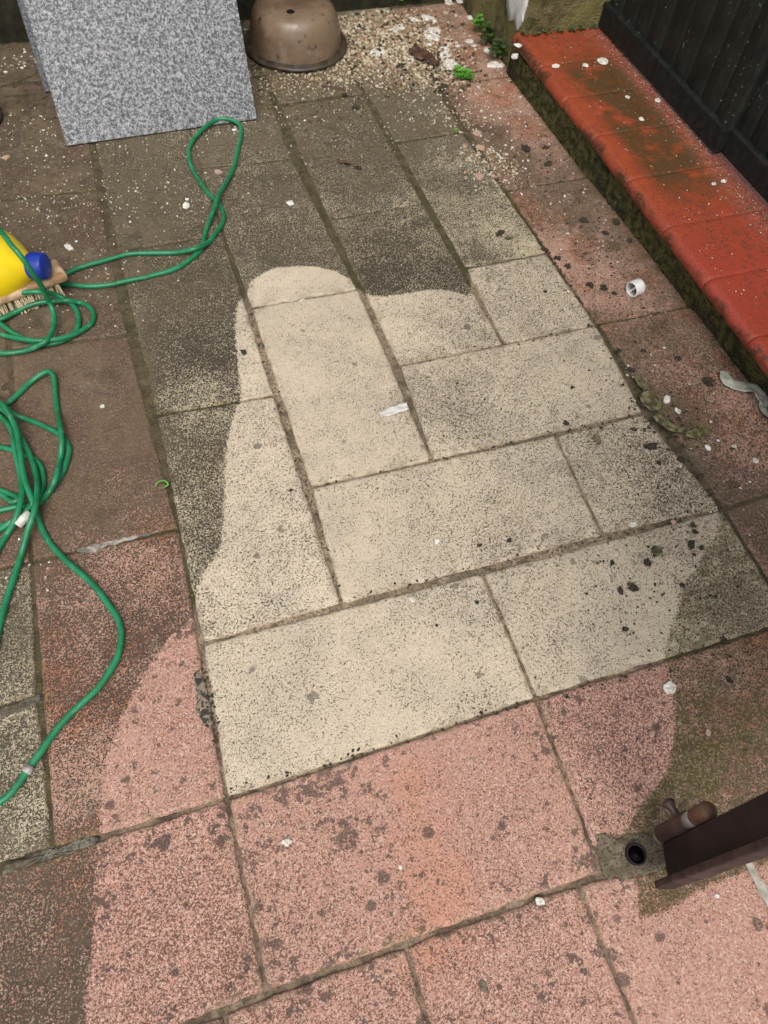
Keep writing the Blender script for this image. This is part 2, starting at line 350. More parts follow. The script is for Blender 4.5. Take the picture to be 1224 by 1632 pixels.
def hosemat():
    n = NT('green_hose_plastic', .38)
    f = n.noise(40, 3); c = n.mix(n.ramp(f, .35, .65), (.006, .135, .050), (.013, .19, .080))
    g = n.noise(150, 3, off=3); c = n.mix(n.mul(n.ramp(g, .6, .72), .35), c, (.20, .30, .22))
    n.set('Base Color', c); n.set('Specular IOR Level', .45); n.bump(n.noise(300, 2), .0003, .4); return n.m
M_HOSE = hosemat()
M_YEL = simple('yellow_plastic', (.78, .58, .008), .33, (.72, .50, .006), 14, .0002)
M_BLUE = simple('blue_plastic_cap', (.012, .045, .36), .35, (.010, .035, .28), 40, .0002)
M_WOOD = simple('worn_brush_wood', (.55, .38, .23), .75, (.30, .17, .085), 45, .0006)
M_BRIST = simple('natural_bristle', (.74, .62, .43), .8, (.46, .34, .20), 300, .0008)
def potmat():
    n = NT('brown_plastic_pot', .33)
    a = n.noise(10, 4, rough=.6); b = n.noise(45, 4, off=3, rough=.7); d = n.noise(22, 3, off=7)
    c = n.mix(n.ramp(a, .35, .65), (.125, .078, .048), (.20, .14, .092)); c = n.mix(n.mul(n.ramp(b, .58, .68), .8), c, (.02, .014, .010))
    c = n.mix(n.mul(n.ramp(d, .60, .7), .35), c, (.30, .24, .18))
    n.set('Base Color', c); n.set('Roughness', n.ramp(b, .4, .7, .22, .5)); n.set('Specular IOR Level', .5); n.bump(n.noise(35, 2), .001, .3); return n.m
M_POT = potmat()
M_POTRIM = simple('dirty_pot_rim', (.03, .022, .016), .45, (.07, .05, .035), 50, .0005)
def gatemat():
    n = NT('dark_green_paint', .5)
    a = n.noise(500, 2); b = n.noise(18, 4, off=3, rough=.6); e = n.noise(130, 3, off=6)
    c = n.mix(n.ramp(b, .35, .65), (.009, .011, .009), (.017, .019, .015))
    c = n.mix(n.mul(n.ramp(e, .66, .72), n.ramp(b, .4, .6)), c, (.20, .21, .20))
    n.set('Base Color', c); n.set('Roughness', .55); n.set('Specular IOR Level', .3); n.bump(b, .0006, .5); return n.m
M_GATE = gatemat()
M_RAIL = simple('black_scuffed_rail', (.007, .009, .008), .6, (.016, .017, .015), 60, .0006, spec=.25)
M_BROWN = simple('brown_gate_paint', (.013, .009, .0095), .6, (.024, .015, .015), 30, .0006, spec=.18)
M_RUST = simple('rusty_steel', (.050, .022, .016), .5, (.12, .058, .030), 40, .0008)
M_GALV = simple('bare_zinc', (.42, .40, .38), .45, (.25, .22, .20), 90, .0004)
M_WHITE = simple('white_paint_flake', (.74, .72, .67), .8, (.46, .42, .35), 170, .0006)
M_STONEW = simple('pale_gravel', (.56, .50, .38), .85, (.38, .31, .20), 200, .0004)
M_STONEB = simple('tan_gravel', (.30, .22, .12), .85, (.17, .12, .065), 200, .0004)
M_STONEP = simple('pink_stone_chip', (.42, .25, .18), .85, (.34, .26, .19), 140, .0005)
M_CRUMB = simple('black_moss_crumb', (.012, .010, .008), .95, (.060, .050, .026), 300, .001)
M_PVC = simple('white_pvc', (.74, .74, .73), .35, (.62, .62, .60), 90, .0002)
M_LEAFG = simple('clover_green', (.06, .20, .015), .5, (.11, .30, .03), 60, .0003)
M_LEAFD = simple('dark_moss_leaf', (.025, .055, .010), .6, (.05, .09, .016), 60, .0003)
M_OLIVE = simple('rotting_olive_leaf', (.16, .14, .065), .5, (.060, .055, .022), 110, .0015, thr=(.42, .58))
M_BRLEAF = simple('brown_dead_leaf', (.055, .025, .015), .6, (.11, .06, .035), 60, .0006)
M_TAPE = simple('grey_green_plastic_strip', (.40, .41, .33), .4, (.27, .28, .22), 60, .0008)
M_FILM = simple('clear_plastic_scrap', (.62, .60, .56), .25, (.50, .47, .42), 90, .0006)
M_CEM = simple('grey_cement_patch', (.15, .122, .085), .85, (.085, .066, .042), 30, .0012, thr=(.4, .6))
def speckled(nm, a, b, d):
    n = NT(nm, .9); n1 = n.noise(330, 3, dist=.5); n3 = n.noise(50, 4, off=2, rough=.65); n4 = n.noise(16, 3, off=6)
    c = n.mix(n.ramp(n3, .38, .62), a, b); c = n.mix(n.ramp(n1, .53, .62), c, d); c = n.mix(n.mul(n.ramp(n4, .5, .62), .6), c, (.075, .056, .034))
    n.set('Base Color', c); n.bump(n.add(n1, n3), .002, .9); n.set('Specular IOR Level', .2); return n.m
M_CEM = speckled('grey_cement_patch', (.20, .165, .115), (.115, .092, .062), (.06, .048, .032))
M_CEMG = speckled('greenish_cement_fillet', (.17, .155, .12), (.09, .082, .06), (.05, .045, .033))
M_CEMG0 = simple('greenish_cement_fillet', (.115, .112, .088), .9, (.065, .060, .045), 50, .0012)
M_SOIL = simple('dark_soil', (.06, .045, .03), .95, (.035, .028, .018), 30, .004)
M_PLASTER = simple('flaking_white_plaster', (.62, .62, .60), .85, (.48, .48, .46), 50, .001)
M_HOLE_DARK = simple('hole_dark', (.010, .008, .008), .3, (.02, .012, .012), 60)  # darkness inside holes and slots, put into the colour

# ------------------------------------------------------------------ ground
vs = []; N = 40
for j in range(N+1):
    for i in range(N+1):
        x = -6+12*i/N; y = -6+12*j/N
        vs.append((x, y, -.045+.004*mn.noise(Vector((x*3, y*3, 0)))))
g = link('ground', mesh('ground', vs, [(j*(N+1)+i, j*(N+1)+i+1, (j+1)*(N+1)+i+1, (j+1)*(N+1)+i) for j in range(N) for i in range(N)], True), M_SOIL)
tag(g, kind='structure')

# bedding of the paving: mortar and earth that shows in the joints
X0, X1, Y0, Y1, ST = -.86, 1.16, -.86, 1.80, .0085
nx = int((X1-X0)/ST); ny = int((Y1-Y0)/ST)
gx = np.linspace(X0, X1, nx+1); gy = np.linspace(Y0, Y1, ny+1); GX, GY = np.meshgrid(gx, gy)
Q = np.c_[GX.ravel(), GY.ravel()]
D = idw(DP, DV, Q); SDQ = signed(CLEAN, Q)
lift = np.clip(D[:, 1]*.8+D[:, 2]*.35, 0, .8)*np.clip(-SDQ*60, 0, 1)
zz = np.array([-.0042 + .0016*mn.noise(Vector((a*70, b*70, 0))) + .0012*mn.noise(Vector((a*220, b*220, 5))) for a, b in Q]) + lift*.0042
vs = np.c_[Q, zz]
idx = np.arange((nx+1)*(ny+1)).reshape(ny+1, nx+1)
fs = np.stack([idx[:-1, :-1], idx[:-1, 1:], idx[1:, 1:], idx[1:, :-1]], -1).reshape(-1, 4)
me = bpy.data.meshes.new('patio_paving'); me.from_pydata(vs.tolist(), [], fs.tolist()); me.update(); me.polygons.foreach_set('use_smooth', [True]*len(me.polygons))
paint(me, Q, ((Q[:, 1] < .004) | (Q[:, 0] < -.004) | (Q[:, 0] > .80)).astype(float), .5, np.ones(len(Q)))
paving = link('patio_paving', me, M_MORTAR); tag(paving, kind='structure')

# corners read off the photograph, in (column,row) of the 20 cm laying module
PX = {(0,0):(361,1273),(2,0):(855,1112),(0,1):(322,1025),(2,1):(770,911),(4,1):(1153,810),(1,1):(545,962),(1,3):(438,629),(0,3):(248,662),(3,1):(962,852),(1,2):(495,776),(2,2):(690,733),
 (3,2):(885,692),(4,2):(1027,657),(1,4):(400,490),(2,4):(572,460),(2,3):(636,582),(4,3):(952,517),(3,3):(803,548),(2,5):(525,350),(3,5):(675,323),(3,4):(742,426),(4,4):(872,402),
 (2,-1):(960,1392),(0,-1):(425,1582),(-1,2):(50,895),(0,2):(285,842),(-1,0):(85,1353),(1,6):(318,268),(2,6):(468,253),(0,4):(205,532),(0,6):(157,302),(1,5):(357,373),(3,6):(630,228),(4,6):(738,210),(-1,1):(61,1112)}
def corner(c):
    k = (round(c[0], 3), round(c[1], 3))
    if k in PX: return at(*PX[k]).xy
    x = c[0]*U
    if abs(c[0]-4) < .01 and c[1] > 4.5: x -= .018
    return Vector((x, c[1]*U))
def make_paver(rect, red, zoff=0, cut=None, tiltx=0, tilty=0, gap=.0036, corners=None):
    x0, y0, x1, y1 = rect
    c = corners or [corner((x0, y0)), corner((x1, y0)), corner((x1, y1)), corner((x0, y1))]
    cen = sum(c, Vector((0, 0)))/4
    q = []
    for i in range(4):                                   # inset each side by half a joint
        p, a, b = c[i], c[i-1], c[(i+1) % 4]
        d1 = (p-a).normalized(); d2 = (b-p).normalized(); n1 = Vector((-d1.y, d1.x)); n2 = Vector((-d2.y, d2.x))
        q.append(p + (n1+n2)*gap)
    Lx = (q[1]-q[0]).length; Ly = (q[3]-q[0]).length
    def axis(L):
        n = max(2, int((L-.012)/.009)); a = [0, .0012, .003, .006]
        a += list(np.linspace(.006, L-.006, n+1)[1:-1]); a += [L-.006, L-.003, L-.0012, L]; return [v/L for v in a]
    ax, ay = axis(Lx), axis(Ly); seed = random.uniform(0, 99); vs = []; ed = []
    def prof(d): return -.0032*max(0, 1-d/.0035)**2
    for v in ay:
        for u_ in ax:
            p = q[0]*(1-u_)*(1-v)+q[1]*u_*(1-v)+q[2]*u_*v+q[3]*(1-u_)*v
            dx = min(u_, 1-u_)*Lx; dy = min(v, 1-v)*Ly; d = min(dx, dy)
            w = max(0, 1-d/.012)
            o = Vector((mn.noise(Vector((p.x*60, p.y*60, seed))), mn.noise(Vector((p.x*60, p.y*60, seed+9)))))*.0016*w
            o += Vector((mn.noise(Vector((p.x*240, p.y*240, seed))), mn.noise(Vector((p.x*240, p.y*240, seed+9)))))*.0011*w
            if dx < .02 and dy < .02:                     # knocked corners
                k = max(0, .010-(dx+dy))*.18; o += (cen-p).normalized()*k
            chip = max(0, mn.noise(Vector((p.x*35, p.y*35, seed+3)))-.22)*.008*max(0, 1-d/.007)
            z = zoff+prof(d)-chip+tiltx*(u_-.5)+tilty*(v-.5)+.0004*mn.noise(Vector((p.x*150, p.y*150, seed)))
            vs.append((p.x+o.x-cen.x, p.y+o.y-cen.y, z)); ed.append(d)
    W_ = len(ax); H_ = len(ay); I = lambda i, j: j*W_+i
    fs = [(I(i, j), I(i+1, j), I(i+1, j+1), I(i, j+1)) for j in range(H_-1) for i in range(W_-1)]
    ring = [I(i, 0) for i in range(W_)]+[I(W_-1, j) for j in range(1, H_)]+[I(i, H_-1) for i in range(W_-2, -1, -1)]+[I(0, j) for j in range(H_-2, 0, -1)]
    b = len(vs)
    for k in ring: vs.append((vs[k][0], vs[k][1], zoff-.03)); ed.append(0)
    for k in range(len(ring)): k2 = (k+1) % len(ring); fs.append((ring[k2], ring[k], b+k, b+k2))
    me = mesh('paver', vs, fs, True)
    Q = np.array([(v[0]+cen.x, v[1]+cen.y) for v in vs])
    paint(me, Q, red, random.random(), np.array(ed))
    o = link('paver', me, M_PAVER, paving); o.location = (cen.x, cen.y, 0)
    return o
cream = [(0,0,2,1),(2,0,4,1),(0,1,1,3),(1,1,3,2),(3,1,4,2),(1,2,2,4),(2,2,4,3),(0,3,1,5),(2,3,3,5),(3,3,4,4),(1,4,2,6),(3,4,4,6),(0,5,1,7),(2,5,3,7),(1,6,2,8),(3,6,4,8),
 (0,7,1,8.85),(2,7,3,8.85),(1,8,2,8.85),(3,8,4,8.85),(-2,1,-1,2),(-3,1,-2,2),(-3,0,-1,1),(-4,0,-3,2)]
redp = [(-1,0,0,2),(-1,2,0,4),(-1,4,0,6),(-1,6,0,8),(-1,8,0,8.85),(-3,2,-1,3),(-3,3,-1,4),(-3,4,-1,5),(-3,5,-1,6),(-3,6,-1,7),(-3,7,-1,8.85),
 (0,-1,2,0),(2,-1,4,0),(4,-1,5.4,1),(4,1,4.96,3),(4,3,4.92,5),(4,5,4.86,7),(4,7,4.86,8.8),(-2,-1,0,0),(-4,-1,-2,0),
 (-1.27,-3,-.25,-1),(-.25,-3,.75,-1),(.75,-3,1.8,-1),(1.8,-3,2.82,-1),(2.82,-3,3.84,-1),(3.84,-3,4.9,-1),(-2.3,-3,-1.27,-1),(-3.3,-3,-2.3,-1)]
for r in cream:
    make_paver(r, 0, zoff=random.uniform(-.0008, .0008), tiltx=random.uniform(-.001, .001), tilty=random.uniform(-.001, .001), gap=random.uniform(.0017, .0023))
for r in redp:
    cs = None
    def lineY(x):                                        # the row joint under the red slabs, as measured
        pts = [(-.97*U-.2, at(250,1648).y), (-.27*U, at(357,1614).y), (.74*U, at(645,1506).y), (1.81*U, at(925,1406).y), (2.82*U, at(1190,1369).y+.012)]
        return float(np.interp(x, [p[0] for p in pts], [p[1] for p in pts]))
    if r[3] == -1:
        cs = [Vector((r[0]*U, r[1]*U)), Vector((r[2]*U, r[1]*U)), Vector((r[2]*U, lineY(r[2]*U))), Vector((r[0]*U, lineY(r[0]*U)))]
    if r == (2,-1,4,0): cs = [corner((2,-1)), Vector((4*U, lineY(4*U)+.006)), corner((4,0)), corner((2,0))]
    if r == (-2,-1,0,0): cs = [Vector((-2*U, lineY(-2*U))), corner((0,-1)), corner((0,0)), Vector((-2*U, .0))]
    if r[0] == 4 and r[2] < 5 : pass
    make_paver(r, 1, zoff=random.uniform(-.001, .0006) + (.0008 if r[0] == 4 else 0), tiltx=random.uniform(-.001, .001), tilty=random.uniform(-.001, .001), gap=random.uniform(.0012, .0020), corners=cs)

# ------------------------------------------------------------------ cement fillets lying over the slabs
def slab_sheet(name, px, z0, th, mat, parent, rough=.002, sub=3):
    pts = [at(*p) for p in px]; bm = bmesh.new()
    dense = []
    for a, b in zip(pts, pts[1:]+pts[:1]):
        k = max(1, int((b-a).length/.006))
        for i in range(k):
            p = a.lerp(b, i/k); dense.append(p+Vector((mn.noise(p*90), mn.noise(p*90+Vector((5, 5, 5))), 0))*rough)
    c = sum(dense, Vector())/len(dense)
    rings = []
    for f, z in ((1.0, z0-.004), (1.0, z0+th*.3), (.94, z0+th*.8), (.7, z0+th), (.35, z0+th)):
        rings.append([bm.verts.new((c.x+(p.x-c.x)*f, c.y+(p.y-c.y)*f, z+.0006*mn.noise(Vector((p.x*120, p.y*120, f*7))))) for p in dense])
    for A, B in zip(rings, rings[1:]):
        n = len(A)
        for k in range(n): bm.faces.new((A[k], A[(k+1) % n], B[(k+1) % n], B[k]))
    ce = bm.verts.new((c.x, c.y, z0+th)); n = len(rings[-1])
    for k in range(n): bm.faces.new((rings[-1][k], rings[-1][(k+1) % n], ce))
    return link(name, bm_mesh(name, bm, True), mat, parent)
slab_sheet('cement_patch', [(950,1332),(962,1326),(975,1338),(1002,1330),(1020,1325),(1050,1335),(1062,1350),(1060,1385),(1030,1395),(1000,1400),(975,1402),(958,1392),(955,1365)], -.0003, .0010, M_CEM, paving, .006)
slab_sheet('cement_fillet', [(0,1128),(30,1120),(62,1103),(63,1118),(30,1132),(0,1143)], -.0016, .0010, M_CEMG, paving, .004)
slab_sheet('cement_fillet', [(78,1352),(110,1346),(150,1330),(158,1338),(140,1352),(100,1362),(80,1372),(40,1380),(2,1396),(2,1380),(40,1362)], -.0014, .0010, M_CEMG, paving, .006)
slab_sheet('cement_fillet', [(120,872),(150,862),(200,850),(262,836),(264,843),(210,858),(160,872),(140,882),(122,880)], -.0018, .0018, simple('pale_lime_fillet', (.36, .31, .26), .9, (.12, .115, .10), 60, .0015, thr=(.4, .55)), paving, .006)
slab_sheet('cement_fillet', [(1186,1366),(1194,1364),(1210,1395),(1228,1420),(1240,1450),(1230,1456),(1205,1415)], -.0018, .0018, simple('pale_cement_joint', (.40, .37, .31), .9, (.25, .22, .18), 60, .0012), paving, .004)
slab_sheet('cement_fillet', [(306,1072),(318,1064),(328,1090),(334,1120),(340,1155),(318,1158),(310,1130),(312,1100)], -.0018, .0018, simple('blackened_cement', (.21, .175, .125), .9, (.035, .03, .022), 120, .0015, thr=(.42, .56)), paving, .003)

# socket of the drop bolt
o = at(1012, 1362); bm = bmesh.new()
lathe(bm, [(.0095, -.02), (.0095, .0045), (.0105, .0062), (.0118, .0062), (.0124, .004), (.0124, -.01)], 32, Matrix.Translation((o.x, o.y, 0)), close=False)
sock = link('drop_bolt_socket', bm_mesh('drop_bolt_socket', bm, True), M_BROWN); tag(sock, 'small round steel socket ring set in the grey cement patch', 'bolt socket')
bm = bmesh.new(); lathe(bm, [(.0096, -.003), (.004, -.0035), (.0005, -.003)], 24, Matrix.Translation((o.x, o.y, .006)))
link('dark_bore', bm_mesh('dark_bore', bm, True), M_HOLE_DARK, sock)  # near-black disc stands for the dark inside of the ring

# ------------------------------------------------------------------ step with terracotta tiles
step = empty('tiled_step', (1.07, .6, 0)); tag(step, 'low step with orange terracotta bullnose tiles and a mossy black riser', 'step')
def child_of(o, p):
    o.parent = p; o.matrix_parent_inverse = Matrix.Translation(p.location).inverted() if p.rotation_euler.z == 0 else p.matrix_world.inverted()
bpy.context.view_layer.update()
vs = []; fs = []; ys = np.arange(-.5, 1.415, .006); zs = np.linspace(-.02, .062, 14)
bx = lambda y: float(np.interp(y, [-.5, .386, .47, .6, .85, 1.02, 1.4], [1.05, 1.008, .995, .985, .974, .966, .957]))
for y in ys:
    for z in zs:
        f = (z+.02)/.08; xb = bx(y)*(1-f)+(.972+.004*(1-f))*f
        xb = min(xb, bx(y)) if bx(y) < .972 else xb
        vs.append((xb+.0035*mn.noise(Vector((y*60, z*60, 1)))+.0025*mn.noise(Vector((y*190, z*190, 4))), y, z))
nz = len(zs)
for a in range(len(ys)-1):
    for b in range(nz-1): fs.append((a*nz+b, a*nz+b+1, (a+1)*nz+b+1, (a+1)*nz+b))
child_of(link('riser', mesh('riser', vs, fs, True), M_FACE), step)
bm = bmesh.new(); box(bm, (1.125, .4525, .02), (.25, 1.905, .08)); child_of(link('step_core', bm_mesh('step_core', bm), M_FACE), step)
def tile(y0, y1, k):
    bm = bmesh.new(); xs = []; T = .030; top = .087; r = .016; xf = .957+ (k*.0012 if k < 4 else .005)
    prof = []
    for i in range(11):
        a = R(-90+180*i/10); 
    prof = [(1.185, top-T), (.975, top-T)]
    for i in range(9):
        a = R(250-160*i/8); rr = T/2; prof.append((xf+rr+math.cos(a)*rr, top-rr+math.sin(a)*rr))
    prof += [(1.0, top), (1.05, top), (1.10, top), (1.145, top), (1.185, top)]
    n = len(prof); L = []; yy = [y0+.0011, y0+.0022]+list(np.linspace(y0+.01, y1-.01, 8))+[y1-.0022, y1-.0011]
    for y in yy:
        e = .0006 if y in (yy[0], yy[-1]) else 0
        sag = .0007*mn.noise(Vector((y*14, k*3.1, 0)))
        ring = []
        for (x, z) in prof:
            cx, cz = 1.07, top-T/2
            ring.append(bm.verts.new((x+(e if x < 1 else 0)+.0006*mn.noise(Vector((y*40, x*40, k))), y, z-(e if z > cz else 0)+sag+.0007*mn.noise(Vector((y*25, x*25, k))))))
        L.append(ring)
    for A, B in zip(L, L[1:]):
        for i in range(n): bm.faces.new((A[i], A[(i+1) % n], B[(i+1) % n], B[i]))
    bm.faces.new(L[0]); bm.faces.new(L[-1])
    o = link('step_tile', bm_mesh('step_tile', bm, True), M_TILE); child_of(o, step)
    o.location.z += random.uniform(-.001, .001)
yt = 1.422; k = 0
JY = [1.422, 1.278, 1.150, 1.012, .867, .722, .577, .435, .292, .149, .006, -.137, -.28, -.42]
for a, b in zip(JY, JY[1:]): tile(b, a, k); k += 1
bm = bmesh.new(); box(bm, (1.09, .45, .068), (.20, 1.86, .028)); child_of(link('grout', bm_mesh('grout', bm), simple('dark_grout', (.045, .028, .016), .9, (.20, .15, .10), 90, .001)), step)
bm = bmesh.new(); box(bm, (1.36, .45, .03), (.35, 1.9, .10)); bevel(bm, .004); child_of(link('threshold', bm_mesh('threshold', bm), M_TILE), step)

# ------------------------------------------------------------------ walls
def wall_mesh(name, p0, ux, w, h, nrm, mat, amp=.006, st=.02):
    nu = max(2, int(w/st)); nv = max(2, int(h/st)); vs = []; ux = Vector(ux); nrm = Vector(nrm); p0 = Vector(p0)
    for j in range(nv+1):
        for i in range(nu+1):
            p = p0+ux*(w*i/nu)+Vector((0, 0, h*j/nv)); d = amp*mn.noise(p*9)+amp*.5*mn.noise(p*35)
            if 0 < i < nu: p = p+nrm*d
            vs.append(p)
    fs = [(j*(nu+1)+i, j*(nu+1)+i+1, (j+1)*(nu+1)+i+1, (j+1)*(nu+1)+i) for j in range(nv) for i in range(nu)]
    b = len(vs); back = [Vector(v)-nrm*.15 for v in (vs[0], vs[nu], vs[(nv+1)*(nu+1)-1], vs[nv*(nu+1)])]; vs += back
    c0, c1, c2, c3 = 0, nu, (nv+1)*(nu+1)-1, nv*(nu+1)
    fs += [(b+1, b, b+3, b+2)]
    fs += [tuple([b, b+1]+list(range(nu, -1, -1)))[0:2]+tuple(range(nu, -1, -1))]
    fs += [tuple([b+2, b+3])+tuple(range(c3, c2+1))]
    fs += [tuple([b+3, b])+tuple(j*(nu+1) for j in range(nv+1))]
    fs += [tuple([b+1, b+2])+tuple(j*(nu+1)+nu for j in range(nv, -1, -1))]
    return link(name, mesh(name, vs, fs, True), mat)
bw = wall_mesh('garden_wall', (-1.6, 1.772, -.03), (1, 0, 0), 2.56, 1.15, (0, -1, 0), M_DARKWALL); tag(bw, 'dark damp rendered wall behind the granite slabs and the brown pot', 'wall')
pr = empty('gate_pier', (1.07, 1.6, 0)); tag(pr, 'mossy pier of flaking render at the far end of the orange step', 'pier')
bpy.context.view_layer.update()
bm = bmesh.new(); vsb = box(bm, (1.14, 1.66, .6), (.33, .50, 1.26))
bmesh.ops.subdivide_edges(bm, edges=bm.edges[:], cuts=34, use_grid_fill=True)
for v in bm.verts:
    p = v.co; d = .005*mn.noise(p*14)+.0035*mn.noise(p*50)
    v.co += Vector((-d, -d, 0)) if p.z < 1.2 else Vector((0, 0, 0))
child_of(link('pier_render', bm_mesh('pier_render', bm, True), M_WALLM), pr)
def yz_patch(name, pts, x, th, mat, parent, nrm=(-1, 0, 0)):
    bm = bmesh.new(); dense = []
    P = [Vector((x, a, b)) for a, b in pts]
    for a, b in zip(P, P[1:]+P[:1]):
        kk = max(1, int((b-a).length/.004))
        for i in range(kk): p = a.lerp(b, i/kk); dense.append(p+Vector((0, mn.noise(p*120), mn.noise(p*120+Vector((4, 4, 4)))))*.003)
    c = sum(dense, Vector())/len(dense); r0 = [bm.verts.new(p+Vector((.006, 0, 0))) for p in dense]; r1 = [bm.verts.new(p-Vector((th, 0, 0))) for p in dense]
    r2 = [bm.verts.new(c.lerp(p, .8)-Vector((th*1.3, 0, 0))) for p in dense]; cc = bm.verts.new(c-Vector((th*1.3, 0, 0))); n = len(dense)
    for A, B in ((r0, r1), (r1, r2)):
        for k in range(n): bm.faces.new((A[k], A[(k+1) % n], B[(k+1) % n], B[k]))
    for k in range(n): bm.faces.new((r2[k], r2[(k+1) % n], cc))
    child_of(link(name, bm_mesh(name, bm, True), mat), parent)
yz_patch('white_plaster', [(1.412,.112),(1.43,.085),(1.452,.10),(1.475,.085),(1.50,.105),(1.51,.14),(1.505,.2),(1.5,.32),(1.412,.33)], .973, .003, M_PLASTER, pr)

# ------------------------------------------------------------------ dark green slatted door leaves standing on the step
def door(name, p0, p1, label, ridges):
    d = empty(name, (p0[0], p0[1], .087)); tag(d, label, 'gate', 'dark gate leaves')
    bpy.context.view_layer.update()
    p0 = Vector((*p0, 0)); p1 = Vector((*p1, 0)); L = (p1-p0).length; u_ = (p1-p0).normalized(); nn = Vector((u_.y, -u_.x, 0))
    if nn.x > 0: nn = -nn
    H = 1.25; rot = Matrix((u_, nn.cross(u_)*0+nn*-1, Vector((0, 0, 1)))).transposed()
    w = .052; k = int(L/w); w = L/k; slots = []
    for i in range(k):
        bm = bmesh.new()
        # one slat: shallow convex face with a groove each side
        prof = [(0, .006), (.003, .002), (.006, 0), (w*.5, -.0028), (w-.006, 0), (w-.003, .002), (w, .006), (w, .016), (0, .016)]
        lo = [bm.verts.new(p0+u_*(i*w+a)-nn*b+Vector((0, 0, .135))) for a, b in prof]; hi = [bm.verts.new(p0+u_*(i*w+a)-nn*b+Vector((0, 0, H))) for a, b in prof]
        n = len(prof)
        for q in range(n): bm.faces.new((lo[q], lo[(q+1) % n], hi[(q+1) % n], hi[q]))
        bm.faces.new(lo); bm.faces.new(hi)
        sl = link('door_slat', bm_mesh('door_slat', bm), M_GATE); child_of(sl, d)
        bm = bmesh.new(); z = .17+(i % 2)*.05
        while z < H-.05:
            box(bm, p0+u_*((i+.5)*w)+nn*.003+Vector((0, 0, z)), (.0035, .0035, .012), rot); z += .095
        ls = link('light_slot', bm_mesh('light_slot', bm), M_HOLE_DARK); child_of(ls, d); ls['kind'] = 'stuff'  # near-black boxes stand for the dark slot openings
    bm = bmesh.new(); box(bm, (p0+p1)/2+nn*.004+Vector((0, 0, .116)), (L, .018, .05), rot); bevel(bm, .003)
    child_of(link('bottom_rail', bm_mesh('bottom_rail', bm), M_RAIL), d)
    return d
door('gate_leaf', (1.178, 1.405), (1.180, .893), 'dark slatted gate leaf nearest the mossy pier, standing on the step', 8)
door('gate_leaf', (1.197, .908), (1.216, -.42), 'dark slatted gate leaf nearest the camera, standing on the step', 14)

# ------------------------------------------------------------------ granite slabs
def granite_slab(label, corner0, rz, w, L, th, lean, mat=None):
    d = empty('granite_slab', corner0, rz); tag(d, label, 'stone slab', 'granite slabs leaning on the wall')
    bm = bmesh.new(); box(bm, (w/2, -th/2*0+th/2, L/2), (w, th, L)); bevel(bm, .0012, 2)
    me = bm_mesh('slab_body', bm); o = link('slab_body', me, mat or M_GRAN, d); me.materials.append(mat or M_GRANE)
    for p in me.polygons:
        if abs(p.normal.y) < .9 or p.normal.y > .9: p.material_index = 1
    o.rotation_euler = (-R(90-lean), 0, 0)
    return d
A_ = at(107, 234, .002); B_ = at(410, 191, .002)
rz = math.atan2(B_.y-A_.y, B_.x-A_.x)
granite_slab('large pale grey granite slab with polished front, leaning nearest the camera', (A_.x, A_.y, .004), rz, (B_-A_).length, .86, .02, 62)
C_ = at(72, 148, .002)
granite_slab('granite slab coloured as in shade, half hidden behind the larger slab against the wall', (C_.x, C_.y, .004), rz, .40, .46, .02, 66, M_GRAN_SHADED)

# ------------------------------------------------------------------ pots
def pot(name, c, r, h, label, cat='pot'):
    d = empty(name, (c[0], c[1], 0)); tag(d, label, cat)
    bm = bmesh.new()
    prof = [(r*.99, .004), (r*.985, .012), (r*.97, h*.25), (r*.945, h*.5), (r*.92, h*.64), (r*.885, h*.76), (r*.83, h*.87), (r*.75, h*.945), (r*.64, h*.985), (r*.5, h), (r*.3, h*.99), (.001, h*.985)]
    lathe(bm, prof, 64, close=True)
    for v in bm.verts:
        a = mn.noise(Vector((v.co.x*11, v.co.y*11, v.co.z*7))); v.co.x *= 1+.018*a; v.co.y *= 1+.018*a
    link('pot_wall', bm_mesh('pot_wall', bm, True), M_POT, d)
    bm = bmesh.new(); lathe(bm, [(r*.94, .001), (r*1.08, .0015), (r*1.115, .005), (r*1.11, .010), (r*1.06, .011), (r*.98, .014)], 64, close=False)
    for v in bm.verts: v.co.z += .003*max(0, mn.noise(Vector((v.co.x*14, v.co.y*14, 2))))
    link('rim', bm_mesh('rim', bm, True), M_POTRIM, d)
    bm = bmesh.new(); lathe(bm, [(r*.085, 0), (r*.085, .002)], 20, Matrix.Translation((-.02, -.045, h*.985)))
    link('drain_hole', bm_mesh('drain_hole', bm), M_HOLE_DARK, d)
    return d
pot('upturned_pot', (.500, 1.628), .110, .098, 'brown plastic pot upside down on the gravel beside the granite slab')
pot('upturned_pot', (at(-48, 205, 0).x, at(-48, 205, 0).y+.03), .06, .09, 'rounded brown pot cut off by the left picture edge below the wall')

# ------------------------------------------------------------------ jug, brush
jc = at(50, 424, .068)                                   # base of the neck
ax = (at(66, 425, .070)-at(-10, 418, .070)); ax.z = 0; ax.normalize(); ax.z = .10; ax.normalize()
J = empty('bleach_jug', (jc.x, jc.y, 0)); tag(J, 'yellow plastic jug with a blue screw cap lying on its side', 'jug')
bpy.context.view_layer.update()
zq = ax.to_track_quat('Z', 'Y').to_matrix().to_4x4()
base = Matrix.Translation(jc) @ zq
rj = .070
bm = bmesh.new()
prof = [(.001, -.262), (rj*.8, -.262), (rj*.97, -.256), (rj, -.245), (rj, -.10), (rj*.99, -.085), (rj*.95, -.068), (rj*.86, -.050), (rj*.72, -.034), (rj*.54, -.020), (rj*.38, -.010), (rj*.30, -.004), (.0165, 0), (.0165, .012)]
lathe(bm, prof, 48, base)
child_of(link('jug_body', bm_mesh('jug_body', bm, True), M_YEL), J)
bm = bmesh.new(); capM = base @ Matrix.Translation((0, 0, .0))
